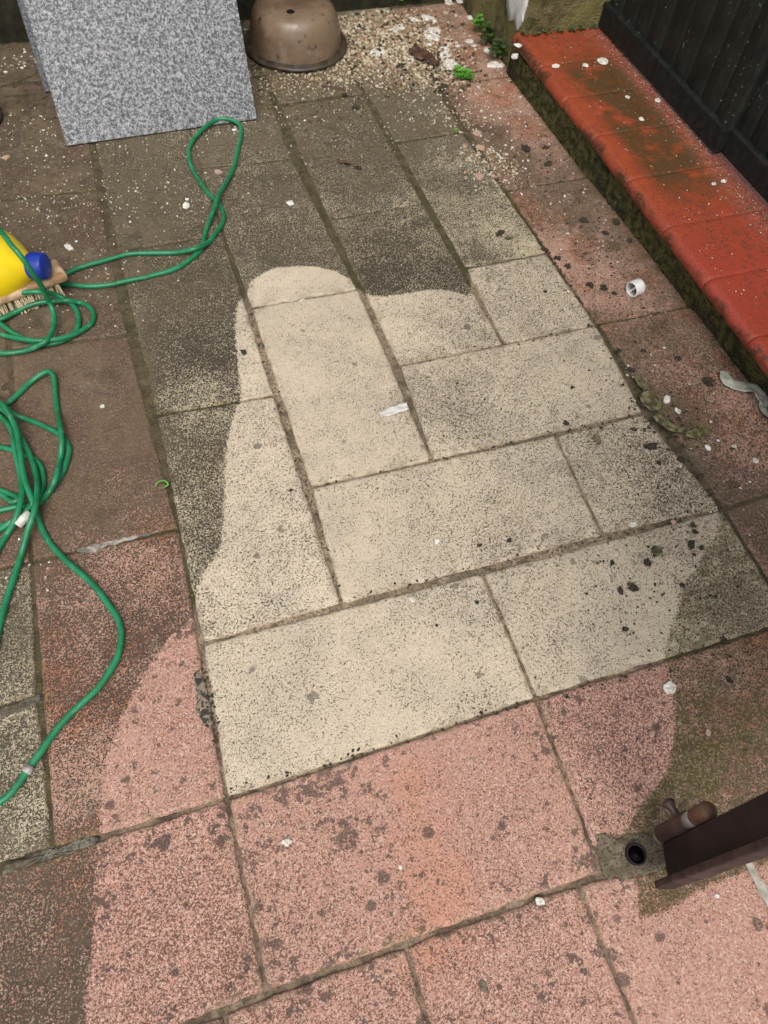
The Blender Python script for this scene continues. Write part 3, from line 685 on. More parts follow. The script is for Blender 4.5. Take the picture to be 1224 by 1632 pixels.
n = 60; prof = [(.0205, -.002), (.0218, .001), (.0215, .022), (.0205, .0245), (.018, .0255), (.001, .0255)]
lathe(bm, prof, n, capM)
for v in bm.verts:
    l = capM.inverted() @ v.co
    if .0205 < math.hypot(l.x, l.y) and .0 < l.z < .0235:
        i = round(math.atan2(l.y, l.x)/(2*math.pi)*n)
        if i % 2: l.x *= .972; l.y *= .972; v.co = capM @ l
child_of(link('cap', bm_mesh('cap', bm, True), M_BLUE), J)

B = empty('scrubbing_brush', (at(60, 470).x, at(60, 470).y, 0)); tag(B, 'wooden scrubbing brush with pale bristles lying under the yellow jug', 'brush')
bpy.context.view_layer.update()
pr_ = at(101, 474, .0); pl_ = at(0, 512, .0); bd = (pl_-pr_).normalized(); bn = Vector((-bd.y, bd.x, 0))
if bn.y < 0: bn = -bn
rot = Matrix((bd, bn, Vector((0, 0, 1)))).transposed()
BL = .19; bwid = .046; bc = pr_+bd*(BL/2-.006)+bn*(bwid/2)
bm = bmesh.new(); box(bm, bc+Vector((0, 0, .036))-bd*.008, (BL+.012, bwid+.004, .016), rot); bevel(bm, .006, 3)
child_of(link('brush_block', bm_mesh('brush_block', bm, True), M_WOOD), B)
for i in range(16):
    for j in range(4):
        bm = bmesh.new()
        c = bc-bd*(BL/2)+bd*(BL*(i+.8)/16.4)+bn*((j-1.5)*.0115)
        for q in range(9):
            o = Vector((random.uniform(-.0035, .0035), random.uniform(-.0035, .0035), 0)); sp = bn*random.uniform(-.003, .003)+bd*random.uniform(-.003, .003)
            if j == 0: sp -= bn*.004
            tube(bm, [c+o+Vector((0, 0, .029)), c+o*1.3+sp*.5+Vector((0, 0, .014)), c+o*1.6+sp+Vector((0, 0, .001))], .0013, 4)
        child_of(link('tuft', bm_mesh('tuft', bm), M_BRIST), B)

# ------------------------------------------------------------------ hose
def strand(l, z=.0045): return [at(p[0], p[1], p[2] if len(p) > 2 else z) for p in l]
r_ = .0044
S1 = [(-60,440),(10,440,.01),(60,442,.0062),(94,441),(129,426),(184,410),(217,404),(276,402.5),(312,396,.014),(336,384),(351,362),(356,344),(349,325),(331,307),(312,278),(301,250),(302,232),(318,211,.008),(335,197,.010),(353,189,.012),(375,193,.010),(384,204),(382,228),(373,265),(358,294,.010),(346,320,.016),(335,349,.008),(329,368),(320,397),(301,415),(276,430),(235,441),(199,448.5),(176,454),(140,456),(101,453),(60,455,.0055),(-20,470),(-90,480)]
S2 = [(-90,300,.06),(-40,335,.13),(0,368,.139),(19,391,.137),(37,413,.122),(51,434,.098),(63,450,.075),(72,468,.05),(78,481,.03),(84,496,.018),(87,510,.015),(84,527,.017),(75,543,.018),(59,552,.012),(37,560),(15,563),(0,563),(-60,555)]
S3 = [(-110,520),(-60,500),(-20,490,.012),(19,473,.03),(32,467,.036),(51,465,.040),(71,466,.036),(88,470,.020),(103,477,.012),(115,486),(122,496),(125,509),(122,525),(110,538),(88,547),(66,549),(44,543),(22,532),(0,516),(-60,470)]
S4 = [(-110,560),(-60,525),(0,509,.008),(22,498,.008),(44,488,.010),(66,482,.012),(88,480,.010),(106,479,.016),(125,482),(140,487),(148,496),(150,505),(146,515),(136,523),(118,533,.008),(96,540,.012),(66,543,.016),(37,541,.014),(11,536),(0,533),(-60,520)]
S5a = [(-90,720),(-40,672),(0,652),(11,644),(28,629),(47,610),(63,598,.009),(76,592,.012),(84,596,.012),(87,608,.009),(88,627),(91,652),(95,676,.016),(98,703,.016),(97,732),(93,751,.016),(87,768,.016),(78,785),(66,800),(47,810,.012),(25,827,.008),(0,840),(-60,860)]
S5b = [(-80,590),(-40,615),(0,642,.018),(11,651,.018),(21,659,.012),(38,667),(57,674),(76,682),(91,690),(104,701),(110,715),(109,730),(103,749),(95,762),(84,777),(72,790),(60,800),(45,806),(23,808),(0,813),(-60,825)]
S5d = [(-90,620),(-40,635),(0,663),(13,676,.008),(21,692,.010),(23,711,.016),(28,737,.012),(34,762,.010),(36,781,.020),(34,800,.022),(25,827,.018),(11,851),(0,870),(-50,940)]
S5e = [(-90,600),(-40,630),(0,650,.024),(11,658,.024),(21,672,.020),(32,694,.016),(41,712,.012),(48,726,.010),(55,745,.012),(59,764,.014),(59,789,.024),(55,815,.028),(47,840,.020),(40,867,.012),(34,889),(22,922),(10,955),(0,991),(-30,1080)]
S5f = [(-90,700),(-40,708),(0,712),(19,717,.007),(38,726,.007),(57,734,.006),(67,747),(70,766),(66,785),(57,804,.008),(38,823,.006),(0,843),(-60,880)]
S5h = [(-90,765),(-40,772),(0,782),(19,789),(32,795,.007),(22,800,.006),(12,796),(0,788),(-60,775)]
S5c = [(-80,590),(-40,618),(0,641,.030),(11,655,.030),(19,668,.026),(27,688,.024),(31,711,.026),(34,732,.022),(38,756,.020),(44,777,.022),(51,796,.020),(57,812,.014),(64,832),(73,851),(88,873),(108,895.5),(133,918),(153,938),(171,961),(186,983),(192,1004),(191,1028),(186,1048),(176,1067),(158,1093),(133,1118),(108,1143),(87,1168),(68,1195),(48,1222),(37,1239),(23,1258),(0,1278),(-60,1305)]
path = []
for s in (S1, S2, S4, S3, S5a, S5b, S5d, S5f, S5h, S5e[::-1], S5c): path += strand(s)
bm = bmesh.new(); pts = catmull(path, .006); pts = [Vector((p.x, p.y, max(p.z, .0044))) for p in pts]
pts = [p+Vector((mn.noise(p*14), mn.noise(p*14+Vector((3, 3, 3))), 0))*.0022 for p in pts]
tube(bm, pts, [r_*(1+.05*mn.noise(p*30)) for p in pts], 12)
hz = link('garden_hose', bm_mesh('garden_hose', bm, True), M_HOSE); tag(hz, 'thin green plastic hose in tangled coils and one long loop across the slabs', 'hose')
bm = bmesh.new(); a, b = at(48, 818, .016), at(28, 837, .012); tube(bm, [a, a.lerp(b, .5)+Vector((0, 0, .001)), b], .0066, 14)
link('tape_wrap', bm_mesh('tape_wrap', bm, True), M_FILM, hz)
bm = bmesh.new(); a, b = at(49, 1220.5, .0062), at(41, 1232, .0062); tube(bm, [a, a.lerp(b, .5), b], [.0052, .0059, .0053], 14)
link('tape_wrap', bm_mesh('tape_wrap', bm, True), M_GALV, hz)

# ------------------------------------------------------------------ brown gate stile with drop bolt (lower right)
G = empty('brown_gate', (.47, -.22, 0)); tag(G, 'dark brown steel gate post with a rusty drop bolt at the right picture edge', 'gate')
bpy.context.view_layer.update()
z0 = .03; pa = at(1055, 1345, z0); pb = at(1064, 1405, z0); ey = (pa-pb).normalized(); ex = Vector((ey.y, -ey.x, 0))
Wd = (pa-pb).length; rot = Matrix((ex, ey, Vector((0, 0, 1)))).transposed(); mid = (pa+pb)/2; Hh = 1.3
bm = bmesh.new(); box(bm, mid+ex*.016+Vector((0, 0, Hh/2)), (.032, Wd, Hh), rot); bevel(bm, .003, 3); child_of(link('stile', bm_mesh('stile', bm, True), M_BROWN), G)
bm = bmesh.new(); box(bm, pb+ex*.004-ey*.0045-ex*.008+Vector((0, 0, Hh/2-.002)), (.022, .0085, Hh), rot); bevel(bm, .002, 2); child_of(link('stop_flange', bm_mesh('stop_flange', bm, True), simple('worn_brown_edge', (.032, .020, .019), .6, (.07, .044, .040), 60, .0006, spec=.2)), G)
bm = bmesh.new(); box(bm, mid+ex*.25+Vector((0, 0, .30)), (.42, .028, .05), rot); bevel(bm, .003, 2); child_of(link('gate_rail', bm_mesh('gate_rail', bm), M_BROWN), G)
bm = bmesh.new(); box(bm, mid+ex*.25+Vector((0, 0, 1.2)), (.42, .028, .04), rot); bevel(bm, .003, 2); child_of(link('gate_rail', bm_mesh('gate_rail', bm), M_BROWN), G)
bm = bmesh.new(); box(bm, mid+ex*.25+Vector((0, 0, .75)), (.42, .003, .86), rot); child_of(link('gate_panel', bm_mesh('gate_panel', bm), M_BROWN), G)
cb = pa+ey*.010+ex*.004
def at_h(p, h): return Vector((p.x, p.y, h))
bm = bmesh.new(); tube(bm, [at_h(cb, .028), at_h(cb, .031), at_h(cb, .105), at_h(cb, .108)], [.009, .0108, .0108, .009], 24); child_of(link('bolt_barrel', bm_mesh('bolt_barrel', bm, True), simple('painted_rusty_barrel', (.026, .014, .013), .55, (.060, .028, .019), 40, .0008)), G)
bm = bmesh.new(); tube(bm, [at_h(cb, .108), at_h(cb, .128)], .0088, 24); child_of(link('collar', bm_mesh('collar', bm, True), M_GALV), G)
bm = bmesh.new(); tube(bm, [at_h(cb, .124), at_h(cb, .127), at_h(cb, .156), at_h(cb, .160)], [.008, .0098, .0098, .007], 24); child_of(link('upper_barrel', bm_mesh('upper_barrel', bm, True), M_RUST), G)
bm = bmesh.new(); tube(bm, [at_h(cb, .016), at_h(cb, .018), at_h(cb, .13)], [.006, .0078, .0078], 20); child_of(link('bolt_rod', bm_mesh('bolt_rod', bm, True), M_GALV), G)
kn = at(1068, 1283, .085); st = at_h(cb, .088); dd = (kn-st)
bm = bmesh.new(); tube(bm, [st, st+dd*.35, st+dd*.75, st+dd*.86, st+dd*1.0, st+dd*1.12, st+dd*1.17], [.0045, .0042, .0046, .0062, .0078, .0062, .002], 20); child_of(link('knob', bm_mesh('knob', bm, True), simple('brown_knob_paint', (.050, .026, .024), .45)), G)

G.rotation_euler = (R(-1.8), 0, 0)

# ------------------------------------------------------------------ loose things
def pebble_mesh(name, r, flat=.6, rough=.3, sub=1, seed=0, wx=1.0):
    bm = bmesh.new(); bmesh.ops.create_icosphere(bm, subdivisions=sub, radius=1)
    for v in bm.verts:
        n = v.co.normalized(); v.co = n*(1+rough*mn.noise(n*1.7+Vector((seed*3.3, 0, 0)))+(rough*1.1*mn.noise(n*4.5+Vector((seed*1.3, 4, 0))) if sub > 1 else 0)); v.co = Vector((v.co.x*wx*r, v.co.y*r, v.co.z*r*flat))
    return bm_mesh(name, bm, False)
def flake_mesh(name, r, th, seed, wx=1.0, k=13, wob=.45, curl=.0):
    rs = random.Random(seed); bm = bmesh.new(); b = []; t = []; i2 = []
    for i in range(k):
        a = 2*math.pi*i/k; rr = r*(1+wob*(mn.noise(Vector((math.cos(a)*1.6, math.sin(a)*1.6, seed*2.7)))))
        x, y = rr*math.cos(a)*wx, rr*math.sin(a)
        zc = curl*((x/r)**2)
        b.append(bm.verts.new((x, y, zc))); t.append(bm.verts.new((x*.93, y*.93, th+zc))); i2.append(bm.verts.new((x*.5, y*.5, th*(1.1+.5*rs.random())+zc*.25)))
    c = bm.verts.new((0, 0, th*1.2))
    for A, B2 in ((b, t), (t, i2)):
        for i in range(k): bm.faces.new((A[i], A[(i+1) % k], B2[(i+1) % k], B2[i]))
    for i in range(k): bm.faces.new((i2[i], i2[(i+1) % k], c))
    bm.faces.new(b)
    return bm_mesh(name, bm)
def pxs(px, py):                                         # metres per photo pixel there
    return (at(px+1, py)-at(px, py)).length
def put(name, px, py, dia, mat, label, cat, group=None, kind='flake', wx=1.0, th=.0012, z=.0008, rot=None, flat=.55, curl=0, wob=.45):
    s = pxs(px, py); r = dia*s/2; sd = random.random()*50
    me = flake_mesh(name, r, th, sd, wx, curl=curl, wob=wob) if kind == 'flake' else pebble_mesh(name, r, flat, .75, 3, sd, wx)
    o = link(name, me, mat); p = at(px, py, z); o.location = p+Vector((0, 0, 0 if kind == 'flake' else r*flat*.6)); o.rotation_euler = (0, 0, rot if rot is not None else random.uniform(0, 6.28))
    tag(o, label, cat, group); return o
# white paint flakes and plaster crumbs
WL = [(297,328,14,1.3,'white flake lying between the hose loop and the left joint'),(298,318,7,1,'tiny white crumb just beyond the white flake beside the hose loop'),
(463,324,13,1,'white flake on the dark slab right of the hose loop'),(602,83,27,1.1,'large round white flake on the gravel right of the upturned pot'),
(718,103,30,1.1,'chunky white plaster lump beside the clover plant'),(688,55,30,1.6,'ragged white plaster smear furthest up the gravel'),(685,72,16,.6,'narrow white plaster piece just below the ragged smear'),
(636,46,22,1.6,'elongated white flake on the gravel behind the brown leaf'),(707,79,17,1.1,'white lump between the plaster smear and the plaster lump'),(708,90,18,1.6,'flat whitish stone above the clover plant'),
(655,94,14,1.2,'white crumb left of the brown leaf'),(660,31,12,1.8,'small white smear near the wall foot'),(683,30,16,2.0,'long white smear near the wall foot'),
(715,3,14,1.6,'white petal-like flake at the top picture edge'),(733,2,12,1.1,'white flake on the joint at the top picture edge'),(751,28,14,1.1,'white flake beside the small plant at the pier foot'),
(748,66,13,1.2,'white flake in the middle of the furthest pink slab'),(756,73,8,.7,'small white chip beside the flake on the furthest pink slab'),(730,73,9,1.3,'white chip left of the flakes on the furthest pink slab'),
(777,80,13,1.3,'white flake at the foot of the riser near the pier'),(788,104,18,1.6,'white flake where the riser meets the second pink slab'),(1067,1096,21,1,'round white disc on the border of the washed red paving'),
(697,863,10,.8,'white chip on the washed cream slab near the centre'),(657,955,11,1,'white chip near the joint of the large cream slabs'),(457,1342,20,.7,'curved white chip on the washed red slab'),(638,1382,9,.7,'narrow white chip on the middle of the washed red slab'),
(860,1436,15,1,'round white chip just below the joint of the red slabs'),(1008,836,10,1.5,'white chip in the joint below the small cream slab'),(1142,1428,8,1,'small white chip below the brown gate'),
(163,648,9,1,'white chip on the brown slab right of the hose tangle'),(110,394,13,1.5,'white flake above the blue jug cap'),(1204,735,10,1,'white chip on the pink slab at the right picture edge'),
(1170,712,9,1,'white chip in the brown mud of the pink slab'),(1063,637,12,1.6,'white chip right of the rotting leaves'),(1080,655,9,1.5,'smaller white chip below the chip beside the leaves'),(1128,714,9,1.4,'cream chip below the rotting leaves'),
(961,98,15,1.3,'white flake on the joint of the two furthest terracotta tiles'),(933,104,10,1,'white flake left on the same terracotta joint'),(886,105,10,1.4,'flattened white flake near the nosing on the furthest joint'),
(820,90,15,.7,'white petal on the nosing corner of the furthest tile'),(793,89,13,.7,'white petal leaning at the riser corner below the first tile'),(825,72,10,1.3,'small white flake on top of the first tile corner'),
(1000,155,7,1.2,'white speck on the second terracotta tile'),(1022,190,9,1,'white speck in the olive patch on the third terracotta tile'),(481,479,11,.3,'thin white sliver by the washed joint'),(373,207,9,.5,'white splinter at the foot of the granite slab'),
(1048,160,8,1.3,'white speck at the back of the second terracotta tile'),(1138,293,8,1,'white speck at the rear of the fifth terracotta tile'),(1153,289,8,1.2,'white speck beside the fifth tile back edge')]
for (x, y, d, wx, lb) in WL:
    z = .0008 if not (x > 808 and y < 400 and x-808 > (y-60)*.85) else .0885
    if (x, y) == (820, 90): z = .082
    if z > .01: wx *= 1
    o = put('paint_flake', x, y, d*.93, M_WHITE, lb, 'flake', 'white paint flakes', wx=wx, z=z, th=.0012 if d < 15 else .0022)
for (x, y, d, wx, lb) in [(1038,1170,13,.8,'pale pink stone chip on the washed red slab at right'),(874,1164,14,.45,'tan splinter of stone standing in the joint of the red slabs'),(764,282,18,1.3,'pink stone chip among the small gravel at the slab corner'),(766,236,15,1.3,'upper pink stone chip on the muddy slab border'),
 (760,213,16,1.2,'tan stone chip left of the small green sprout'),(348,275,13,1.3,'pink stone chip inside the hose loop'),(10,252,13,1.4,'pinkish chip at the left picture edge above the jug'),(1128,1168,10,1.4,'pink chip in the green moss at right'),(1073,833,10,1,'tan chip in the joint by the lowest cream slab'),(740,234,10,1,'small cream chip on the muddy border')]:
    put('stone_chip', x, y, d*.8, M_STONEP, lb, 'stone chip', 'loose stone chips', wx=wx, th=.003)
# black moss crumbs
CR_ = [(797,372,13,'on the pale slab corner'),(888,412,12,'in the border joint'),(868,398,10,'in the border joint'),(905,425,11,'in the border joint'),(930,352,16,'on the muddy pink slab'),(982,355,13,'beside the riser'),(962,460,16,'left of the white ring'),(940,455,14,'left of the white ring'),(978,468,9,'left of the white ring'),
(965,372,10,'on the muddy pink slab'),(1003,385,11,'beside the riser'),(838,238,14,'on the pinkish slab by the riser'),(870,236,9,'on the pinkish slab by the riser'),(873,262,15,'on the pinkish slab by the riser'),(1128,609,20,'near the grey plastic strip'),(1080,572,12,'on the pink slab'),(1038,712,14,'on the small cream slab'),(1086,733,13,'on the small cream slab'),(1050,738,8,'on the small cream slab'),
(902,675,9,'on the cream slab'),(958,682,7,'in the joint'),(912,618,7,'on the cream slab'),(1105,838,9,'at the mossy corner'),(1107,848,9,'at the mossy corner'),(1101,868,12,'near the clean border'),(1118,873,8,'near the clean border'),(1106,884,7,'near the clean border'),(1032,897,13,'below the dead leaf'),(976,897,8,'left of the dead leaf'),
(1010,937,13,'right of the pair'),(989,942,10,'left of the pair'),(996,1003,10,'on the cream slab'),(1087,933,9,'on the clean border'),(548,152,11,'beyond the slabs'),(571,268,10,'right of the grey twig scrap'),(567,172,13,'near the gravel'),(690,108,14,'left of the clover'),(705,140,16,'left of the clover'),(388,562,11,'on the clean strip'),(1153,1020,11,'in the mossy joint'),(1162,1083,9,'on the dirty red slab'),
(463,782,6,'on the cream slab'),(696,997,6,'on the cream slab'),(760,960,7,'on the cream slab'),(812,862,8,'on the cream slab'),(764,870,9,'on the cream slab'),(1025,560,9,'in the border joint'),(1006,590,10,'in the border joint'),(985,560,10,'at the slab edge'),(1020,645,14,'under the rotting leaves'),(1068,688,11,'under the rotting leaves'),(770,1572,18,'on the lowest red slab')]
SEEN = {}
def nth(w):
    k = SEEN.get(w, 0); SEEN[w] = k+1
    tot = sum(1 for c in CR_ if c[3] == w)
    if tot == 1: return ''
    if k == 0: return ', topmost there'
    if k == tot-1: return ', lowest there'
    return ', %s from the top' % ['', 'second', 'third', 'fourth', 'fifth', 'sixth', 'seventh', 'eighth', 'ninth'][k]
CR_.sort(key=lambda c: c[1])
for (x, y, d, w) in CR_:
    lb = 'flat grey-green lichen blot on the lowest red slab' if y == 1572 else 'black moss crumb '+w+nth(w)
    put('moss_crumb', x, y, d*.74, M_CRUMB if y != 1572 else M_CEM, lb, 'moss crumb', 'black moss crumbs', kind='peb' if y != 1572 else 'flake', wx=random.uniform(.8, 1.6), flat=.42, th=.0008)

# countless small grains: gravel, crumbs, specks
def scatter(name, mat, items, label, cat):
    base = []
    for s in range(6):
        bm = bmesh.new(); bmesh.ops.create_icosphere(bm, subdivisions=1, radius=1)
        vs = [v.co.copy() for v in bm.verts]; 
        vs = [v*(1+.45*mn.noise(v*1.5+Vector((s*7, 0, 0)))) for v in vs]; fs = [[v.index for v in f.verts] for f in bm.faces]; base.append((np.array(vs), np.array(fs))); bm.free()
    V = []; F = []; o = 0
    for (x, y, z, r, fl) in items:
        b, f = base[RNG.integers(6)]; a = RNG.uniform(0, 6.28); c, s = math.cos(a), math.sin(a); e = RNG.uniform(.7, 1.4)
        P = b*np.array([r*e, r/e, r*fl]); P = np.c_[P[:, 0]*c-P[:, 1]*s+x, P[:, 0]*s+P[:, 1]*c+y, P[:, 2]+z+r*fl*.5]
        V.append(P); F.append(f+o); o += len(b)
    V = np.concatenate(V); F = np.concatenate(F)
    me = bpy.data.meshes.new(name); me.from_pydata(V.tolist(), [], F.tolist()); me.update()
    ob = link(name, me, mat); tag(ob, label, cat, kind='stuff'); return ob
def region(cl):
    out = []
    for (px, py, sx, sy, n, s0, s1, ang) in cl:
        c = at(px, py); k = pxs(px, py)
        for _ in range(n):
            a, b = RNG.normal(0, 1), RNG.normal(0, 1); x = c.x+(a*sx*math.cos(R(ang))-b*sy*math.sin(R(ang)))*k; y = c.y+(a*sx*math.sin(R(ang))+b*sy*math.cos(R(ang)))*k
            if y > 1.75 or x > .955: continue
            if math.hypot(x-.50, y-1.628) < .112: continue
            if math.hypot(x+.03, y-1.45) < .0: continue
            out.append((x, y, 0.0, RNG.uniform(s0, s1)**1.0*(1 if RNG.random() < .85 else 1.5), RNG.uniform(.5, .9)))
    return out
gr = [(600,60,60,50,2600,.0014,.0046,0),(560,110,90,28,800,.001,.003,0),(690,110,42,34,620,.0014,.0042,0),(480,130,90,26,700,.0009,.0020,0),(640,130,80,30,420,.0009,.002,0),(730,190,36,22,200,.001,.0026,-20),(785,262,24,20,190,.0012,.003,-30),(800,290,26,18,90,.001,.002,-30)]
ga = region(gr); h = len(ga)
pick = RNG.random(h)
scatter('gravel', M_STONEW, [g for g, p in zip(ga, pick) if p < .42], 'pale cream gravel spread behind and around the upturned pot', 'gravel')
scatter('gravel', M_STONEB, [g for g, p in zip(ga, pick) if .42 <= p < .88], 'tan and brown gravel mixed in beside the upturned pot', 'gravel')
scatter('gravel', M_STONEP, [g for g, p in zip(ga, pick) if p >= .88], 'pinkish grains mixed in the gravel by the pot', 'gravel')
sp_all = region([(250,300,110,60,230,.0008,.0018,0),(80,330,70,80,190,.0008,.0018,0),(60,210,60,40,140,.0009,.002,0),(350,200,110,25,150,.0008,.0018,0),(700,130,70,70,260,.0009,.0026,0),(780,260,30,32,160,.001,.0026,-20),(200,420,120,30,90,.0008,.0018,0),
 (560,200,120,50,120,.0007,.0016,0),(130,480,60,40,50,.0008,.0016,0),(1000,380,70,60,50,.0008,.0018,0),(1060,520,60,50,46,.0008,.0019,0),(1150,760,50,50,40,.0008,.002,0),(920,340,60,70,110,.0008,.0022,0),(1100,640,50,70,70,.0008,.002,0),(800,190,50,60,90,.0008,.0024,0),(50,900,30,30,12,.001,.002,0),(40,100,30,14,70,.001,.003,0),(700,20,60,20,80,.001,.0026,0)])
sp = sp_all[::2]; sp2 = sp_all[1::2]
sp += [(x, y, .0885, s, .5) for x, y, s in zip(RNG.uniform(.985, 1.17, 130), RNG.uniform(.5, 1.4, 130), RNG.uniform(.0006, .0014, 130))]
sp += [(RNG.uniform(1.145, 1.172)-abs(RNG.normal(0, .006)), y, .0885, s, .5) for y, s in zip(RNG.uniform(.3, 1.38, 300), RNG.uniform(.0004, .0011, 300))]
scatter('white_specks', M_WHITE, sp, 'scattered tiny white specks of paint and grit on the slabs and the step', 'grit')
scatter('grit', M_STONEW, sp2, 'scattered cream grit grains on the muddy slabs', 'grit')
ck = region([(920,360,50,60,120,.0008,.0026,0),(1010,460,50,60,110,.0008,.0024,0),(1070,670,34,34,110,.001,.0034,0),(1150,700,40,70,70,.0008,.002,0),(860,300,40,40,80,.0008,.0022,0),(600,60,70,50,420,.0012,.0045,0),(690,105,40,34,200,.0012,.005,0),(940,400,45,60,90,.0008,.0026,0),(840,240,30,36,70,.0008,.0024,0),(1040,580,60,70,90,.0008,.0022,0),(700,110,50,40,110,.001,.003,0),(620,160,90,40,90,.0008,.0022,0),(1080,780,50,60,80,.0008,.002,0),(800,880,70,50,60,.0006,.0014,0),(980,960,60,70,70,.0007,.0018,0),(760,640,60,40,90,.0006,.0014,0),
 (560,900,160,90,50,.0006,.0012,0),(920,640,80,50,40,.0006,.0014,0),(600,300,160,60,70,.0006,.0016,0),(1100,1000,50,60,60,.0008,.002,0),(770,500,50,40,60,.0006,.0014,0)])
# crumbs gathered along joints
for (a, b, n) in [((850,365),(1000,590),90),((1000,590),(1170,840),70),((645,590),(950,520),26),((500,775),(1020,662),50),((540,955),(1150,812),60),((350,1265),(1050,1060),70),((322,1060),(345,1190),60),((250,660),(380,635),20),((440,640),(545,950),30),((400,490),(440,630),16)]:
    A = at(*a); Bp = at(*b)
    for _ in range(n): p = A.lerp(Bp, RNG.random()); ck.append((p.x+RNG.normal(0, .004), p.y+RNG.normal(0, .004), -.001, RNG.uniform(.0008, .0024), .6))
scatter('dirt_crumbs', M_CRUMB, ck, 'black crumbs of moss and soil strewn over the slabs and along the joints', 'dirt')

# white PVC ring
p = at(1012, 461, .012); bm = bmesh.new()
d = (at(1024, 456, .012)-at(1000, 466, .012)); d.z = 0; d.normalize(); Mx = Matrix.Translation(p) @ d.to_track_quat('Z', 'Y').to_matrix().to_4x4()
lathe(bm, [(.0125, -.010), (.0145, -.010), (.0148, -.009), (.0148, .009), (.0145, .010), (.0125, .010), (.0125, -.010)], 36, Mx, close=False)
ring = link('pvc_ring', bm_mesh('pvc_ring', bm, True), M_PVC); tag(ring, 'short white PVC pipe ring lying on the muddy pink slab', 'pipe ring'); ring.location.z = .003
bm = bmesh.new(); box(bm, Mx @ Vector((0, 0, -.004)), (.003, .024, .002), (Mx.to_3x3() @ Matrix.Rotation(.5, 3, 'Z'))); link('cross_web', bm_mesh('cross_web', bm), M_PVC, ring)

# ribbons and leaves
def ribbon(name, pts, widths, mat, label, cat, z=.003, curl=.003, group=None):
    P = catmull([at(*q, z) for q in pts], .003); n = len(P); vs = []; K = 7
    for i, q in enumerate(P):
        t = i/(n-1); d = (P[min(i+1, n-1)]-P[max(i-1, 0)]).normalized(); s = Vector((-d.y, d.x, 0)); w = float(np.interp(t, np.linspace(0, 1, len(widths)), widths))*(1+.15*mn.noise(q*90))
        for k in range(K):
            f = (k/(K-1)-.5)
            vs.append(q+s*w*f+Vector((0, 0, abs(curl*mn.noise(Vector((q.x*80+f*3, q.y*80, f*2)))*1.6)+curl*.5*f*f)))
    m = len(vs)
    fs = [(i*K+k, i*K+k+1, (i+1)*K+k+1, (i+1)*K+k) for i in range(n-1) for k in range(K-1)]
    me = mesh(name, vs, fs, True); o = link(name, me, mat); so = o.modifiers.new('thick', 'SOLIDIFY'); so.thickness = .0006; so.offset = 1
    tag(o, label, cat, group); return o
k_ = pxs(1180, 620)
ribbon('plastic_strip', [(1153,592),(1160,608),(1185,617),(1205,622),(1216,640),(1216,655),(1235,672)], [14*k_, 22*k_, 22*k_, 20*k_, 17*k_, 10*k_, 16*k_], M_TAPE, 'crumpled grey green plastic strip lying at the foot of the riser', 'plastic strip', .004, .005)
ribbon('plastic_scrap', [(605,661),(618,658),(630,652),(650,648)], [8*k_, 13*k_, 16*k_, 12*k_], M_FILM, 'thin whitish plastic scrap stuck on the washed cream slab', 'plastic scrap', .002, .002)
for q, w, lb in [([(1014,598),(1022,612),(1030,622)], [8, 14, 8], 'narrow olive dead leaf at the upper end of the leaf heap'),([(1022,628),(1036,640),(1046,654)], [14, 30, 16], 'broad crumpled brown green leaf in the middle of the heap'),
    ([(1044,662),(1056,672),(1074,682),(1088,688)], [12, 18, 18, 8], 'long pale olive leaf below the broad crumpled leaf'),([(1092,692),(1106,692),(1118,688),(1130,682)], [8, 20, 18, 14], 'olive leaf at the right end of the leaf heap'),
    ([(948,692),(952,700),(955,707)], [4, 11, 5], 'small olive leaf on the small cream slab'),([(1040,872),(1046,878),(1050,886)], [8, 16, 8], 'curled olive leaf on the lowest cream slab near the moss'),([(805,381),(812,379),(818,380)], [4, 8, 4], 'tiny yellow leaf on the pale slab beside the border')]:
    ribbon('dead_leaf', q, [x*k_ for x in w], M_OLIVE, lb, 'leaf', .0035, .004, 'rotting leaves')
ribbon('dead_leaf', [(655,78),(672,88),(690,100),(693,106)], [16*k_, 40*k_, 30*k_, 8*k_], M_BRLEAF, 'dark brown dead leaf lying on the gravel by the plaster lumps', 'leaf', .006, .008, 'rotting leaves')
ribbon('dead_leaf', [(538,256),(548,259),(560,262)], [6*k_, 9*k_, 5*k_], M_BRLEAF, 'small dark curled leaf on the slab beyond the washed arch', 'leaf', .003, .004, 'rotting leaves')
bm = bmesh.new(); tube(bm, catmull([at(512,137,.004), at(530,139,.006), at(550,142,.004)], .004), .0013, 6); tag(link('twig', bm_mesh('twig', bm, True), M_BRLEAF), 'thin brown twig lying in front of the upturned pot', 'twig')
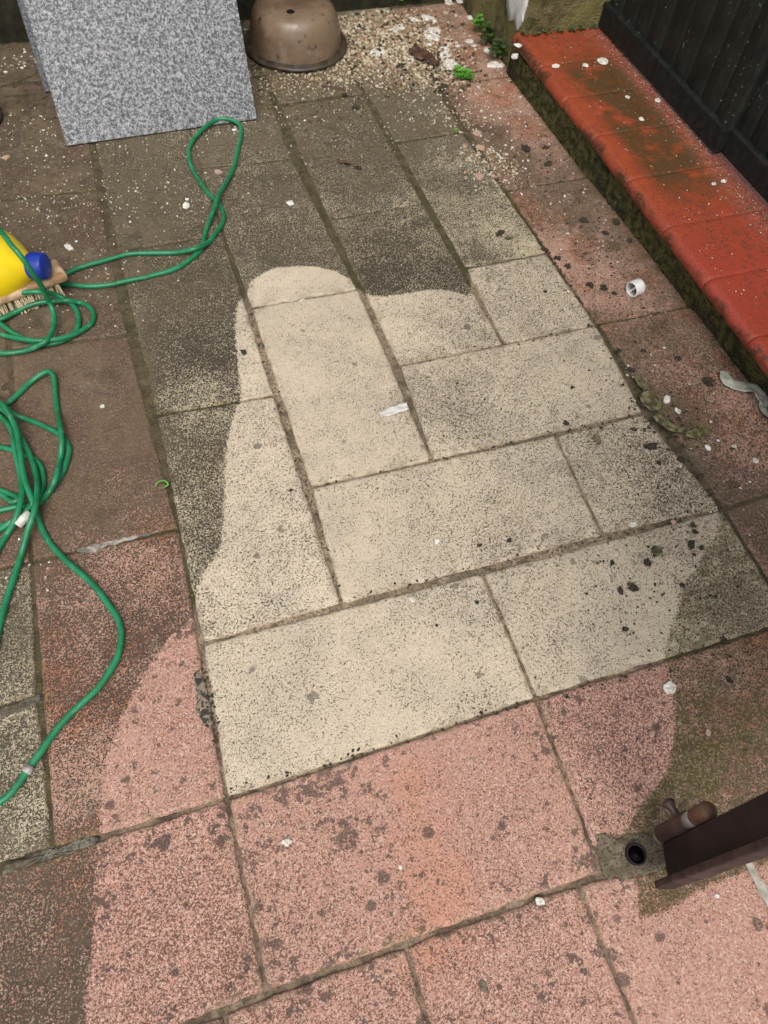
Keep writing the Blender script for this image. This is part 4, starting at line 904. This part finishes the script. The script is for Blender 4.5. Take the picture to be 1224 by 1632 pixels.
def clover(px, py, n, rad, mat, label, z=0, h=.02, leaf=.008, xy=None):
    c = at(px, py, z) if xy is None else Vector(xy); d = empty('weed', c); tag(d, label, 'weed', 'weeds in the cracks')
    bmS = bmesh.new()
    for i in range(n):
        a = random.uniform(0, 6.28); rr = rad*math.sqrt(random.random()); tip = Vector((rr*math.cos(a), rr*math.sin(a), h*random.uniform(.5, 1)*(1-.4*rr/rad)))
        tube(bmS, [Vector((0, 0, -.002)), Vector((tip.x*.4, tip.y*.4, tip.z*.8)), tip], .0005, 4)
        bm = bmesh.new()
        for q in range(3):
            b = a+q*2.094; lc = tip+Vector((math.cos(b), math.sin(b), 0))*leaf*.5; ring = []
            cc = bm.verts.new(lc+Vector((0, 0, -.0006)))
            for t in range(9):
                th = 2*math.pi*t/9; ring.append(bm.verts.new(lc+Vector((math.cos(b)*math.cos(th)-math.sin(b)*math.sin(th)*1.1, math.sin(b)*math.cos(th)+math.cos(b)*math.sin(th)*1.1, 0))*leaf*.5*(1 if t else .82)+Vector((0, 0, .0012*math.cos(th)+random.uniform(-.0006, .0006)))))
            for t in range(9): bm.faces.new((cc, ring[t], ring[(t+1) % 9]))
        link('leaf', bm_mesh('leaf', bm), mat, d)
    link('stem', bm_mesh('stem', bmS), mat, d)
    return d
clover(737, 126, 26, .020, M_LEAFG, 'bright green clover growing beside the white plaster lump', leaf=.0085)
clover(727, 118, 9, .011, M_LEAFG, 'small clover tuft just behind the bright green clover', leaf=.006)
clover(727, 211, 6, .006, M_LEAFG, 'tiny green sprout at the corner of the muddy slab', h=.006, leaf=.003)
clover(640, 6, 12, .014, M_LEAFG, 'green weed at the wall foot by the top picture edge', h=.03)
clover(665, 2, 12, .014, M_LEAFG, 'second green weed at the wall foot, next to the pink slab', h=.03)
clover(0, 0, 26, .022, M_LEAFD, 'dark green weed in the corner where the pier meets the paving', xy=(.958, 1.475, .002), h=.05)
clover(0, 0, 20, .018, M_LEAFD, 'weed climbing the pier foot behind the white flake', xy=(.957, 1.54, .002), h=.055)
clover(0, 0, 14, .014, M_LEAFG, 'light green weed at the pier foot farther back', xy=(.955, 1.60, .002), h=.05)
for i, x in enumerate(np.linspace(.975, 1.15, 7)):
    clover(0, 0, 6, .010, M_LEAFD, ['leftmost', 'second', 'third', 'fourth', 'fifth', 'sixth', 'rightmost'][i]+' tiny green weed of the row where the pier meets the step', xy=(x, 1.398, .086), h=.012, leaf=.004)
bm = bmesh.new(); 
tube(bm, catmull([at(248,775,.004), at(252,768,.008), at(262,766,.010), at(268,772,.006), at(260,777,.004)], .002), [.0016]*len(catmull([at(248,775,.004), at(252,768,.008), at(262,766,.010), at(268,772,.006), at(260,777,.004)], .002)), 6)
tag(link('weed_curl', bm_mesh('weed_curl', bm, True), M_LEAFG), 'curled green shoot in the joint left of the washed slabs', 'weed')
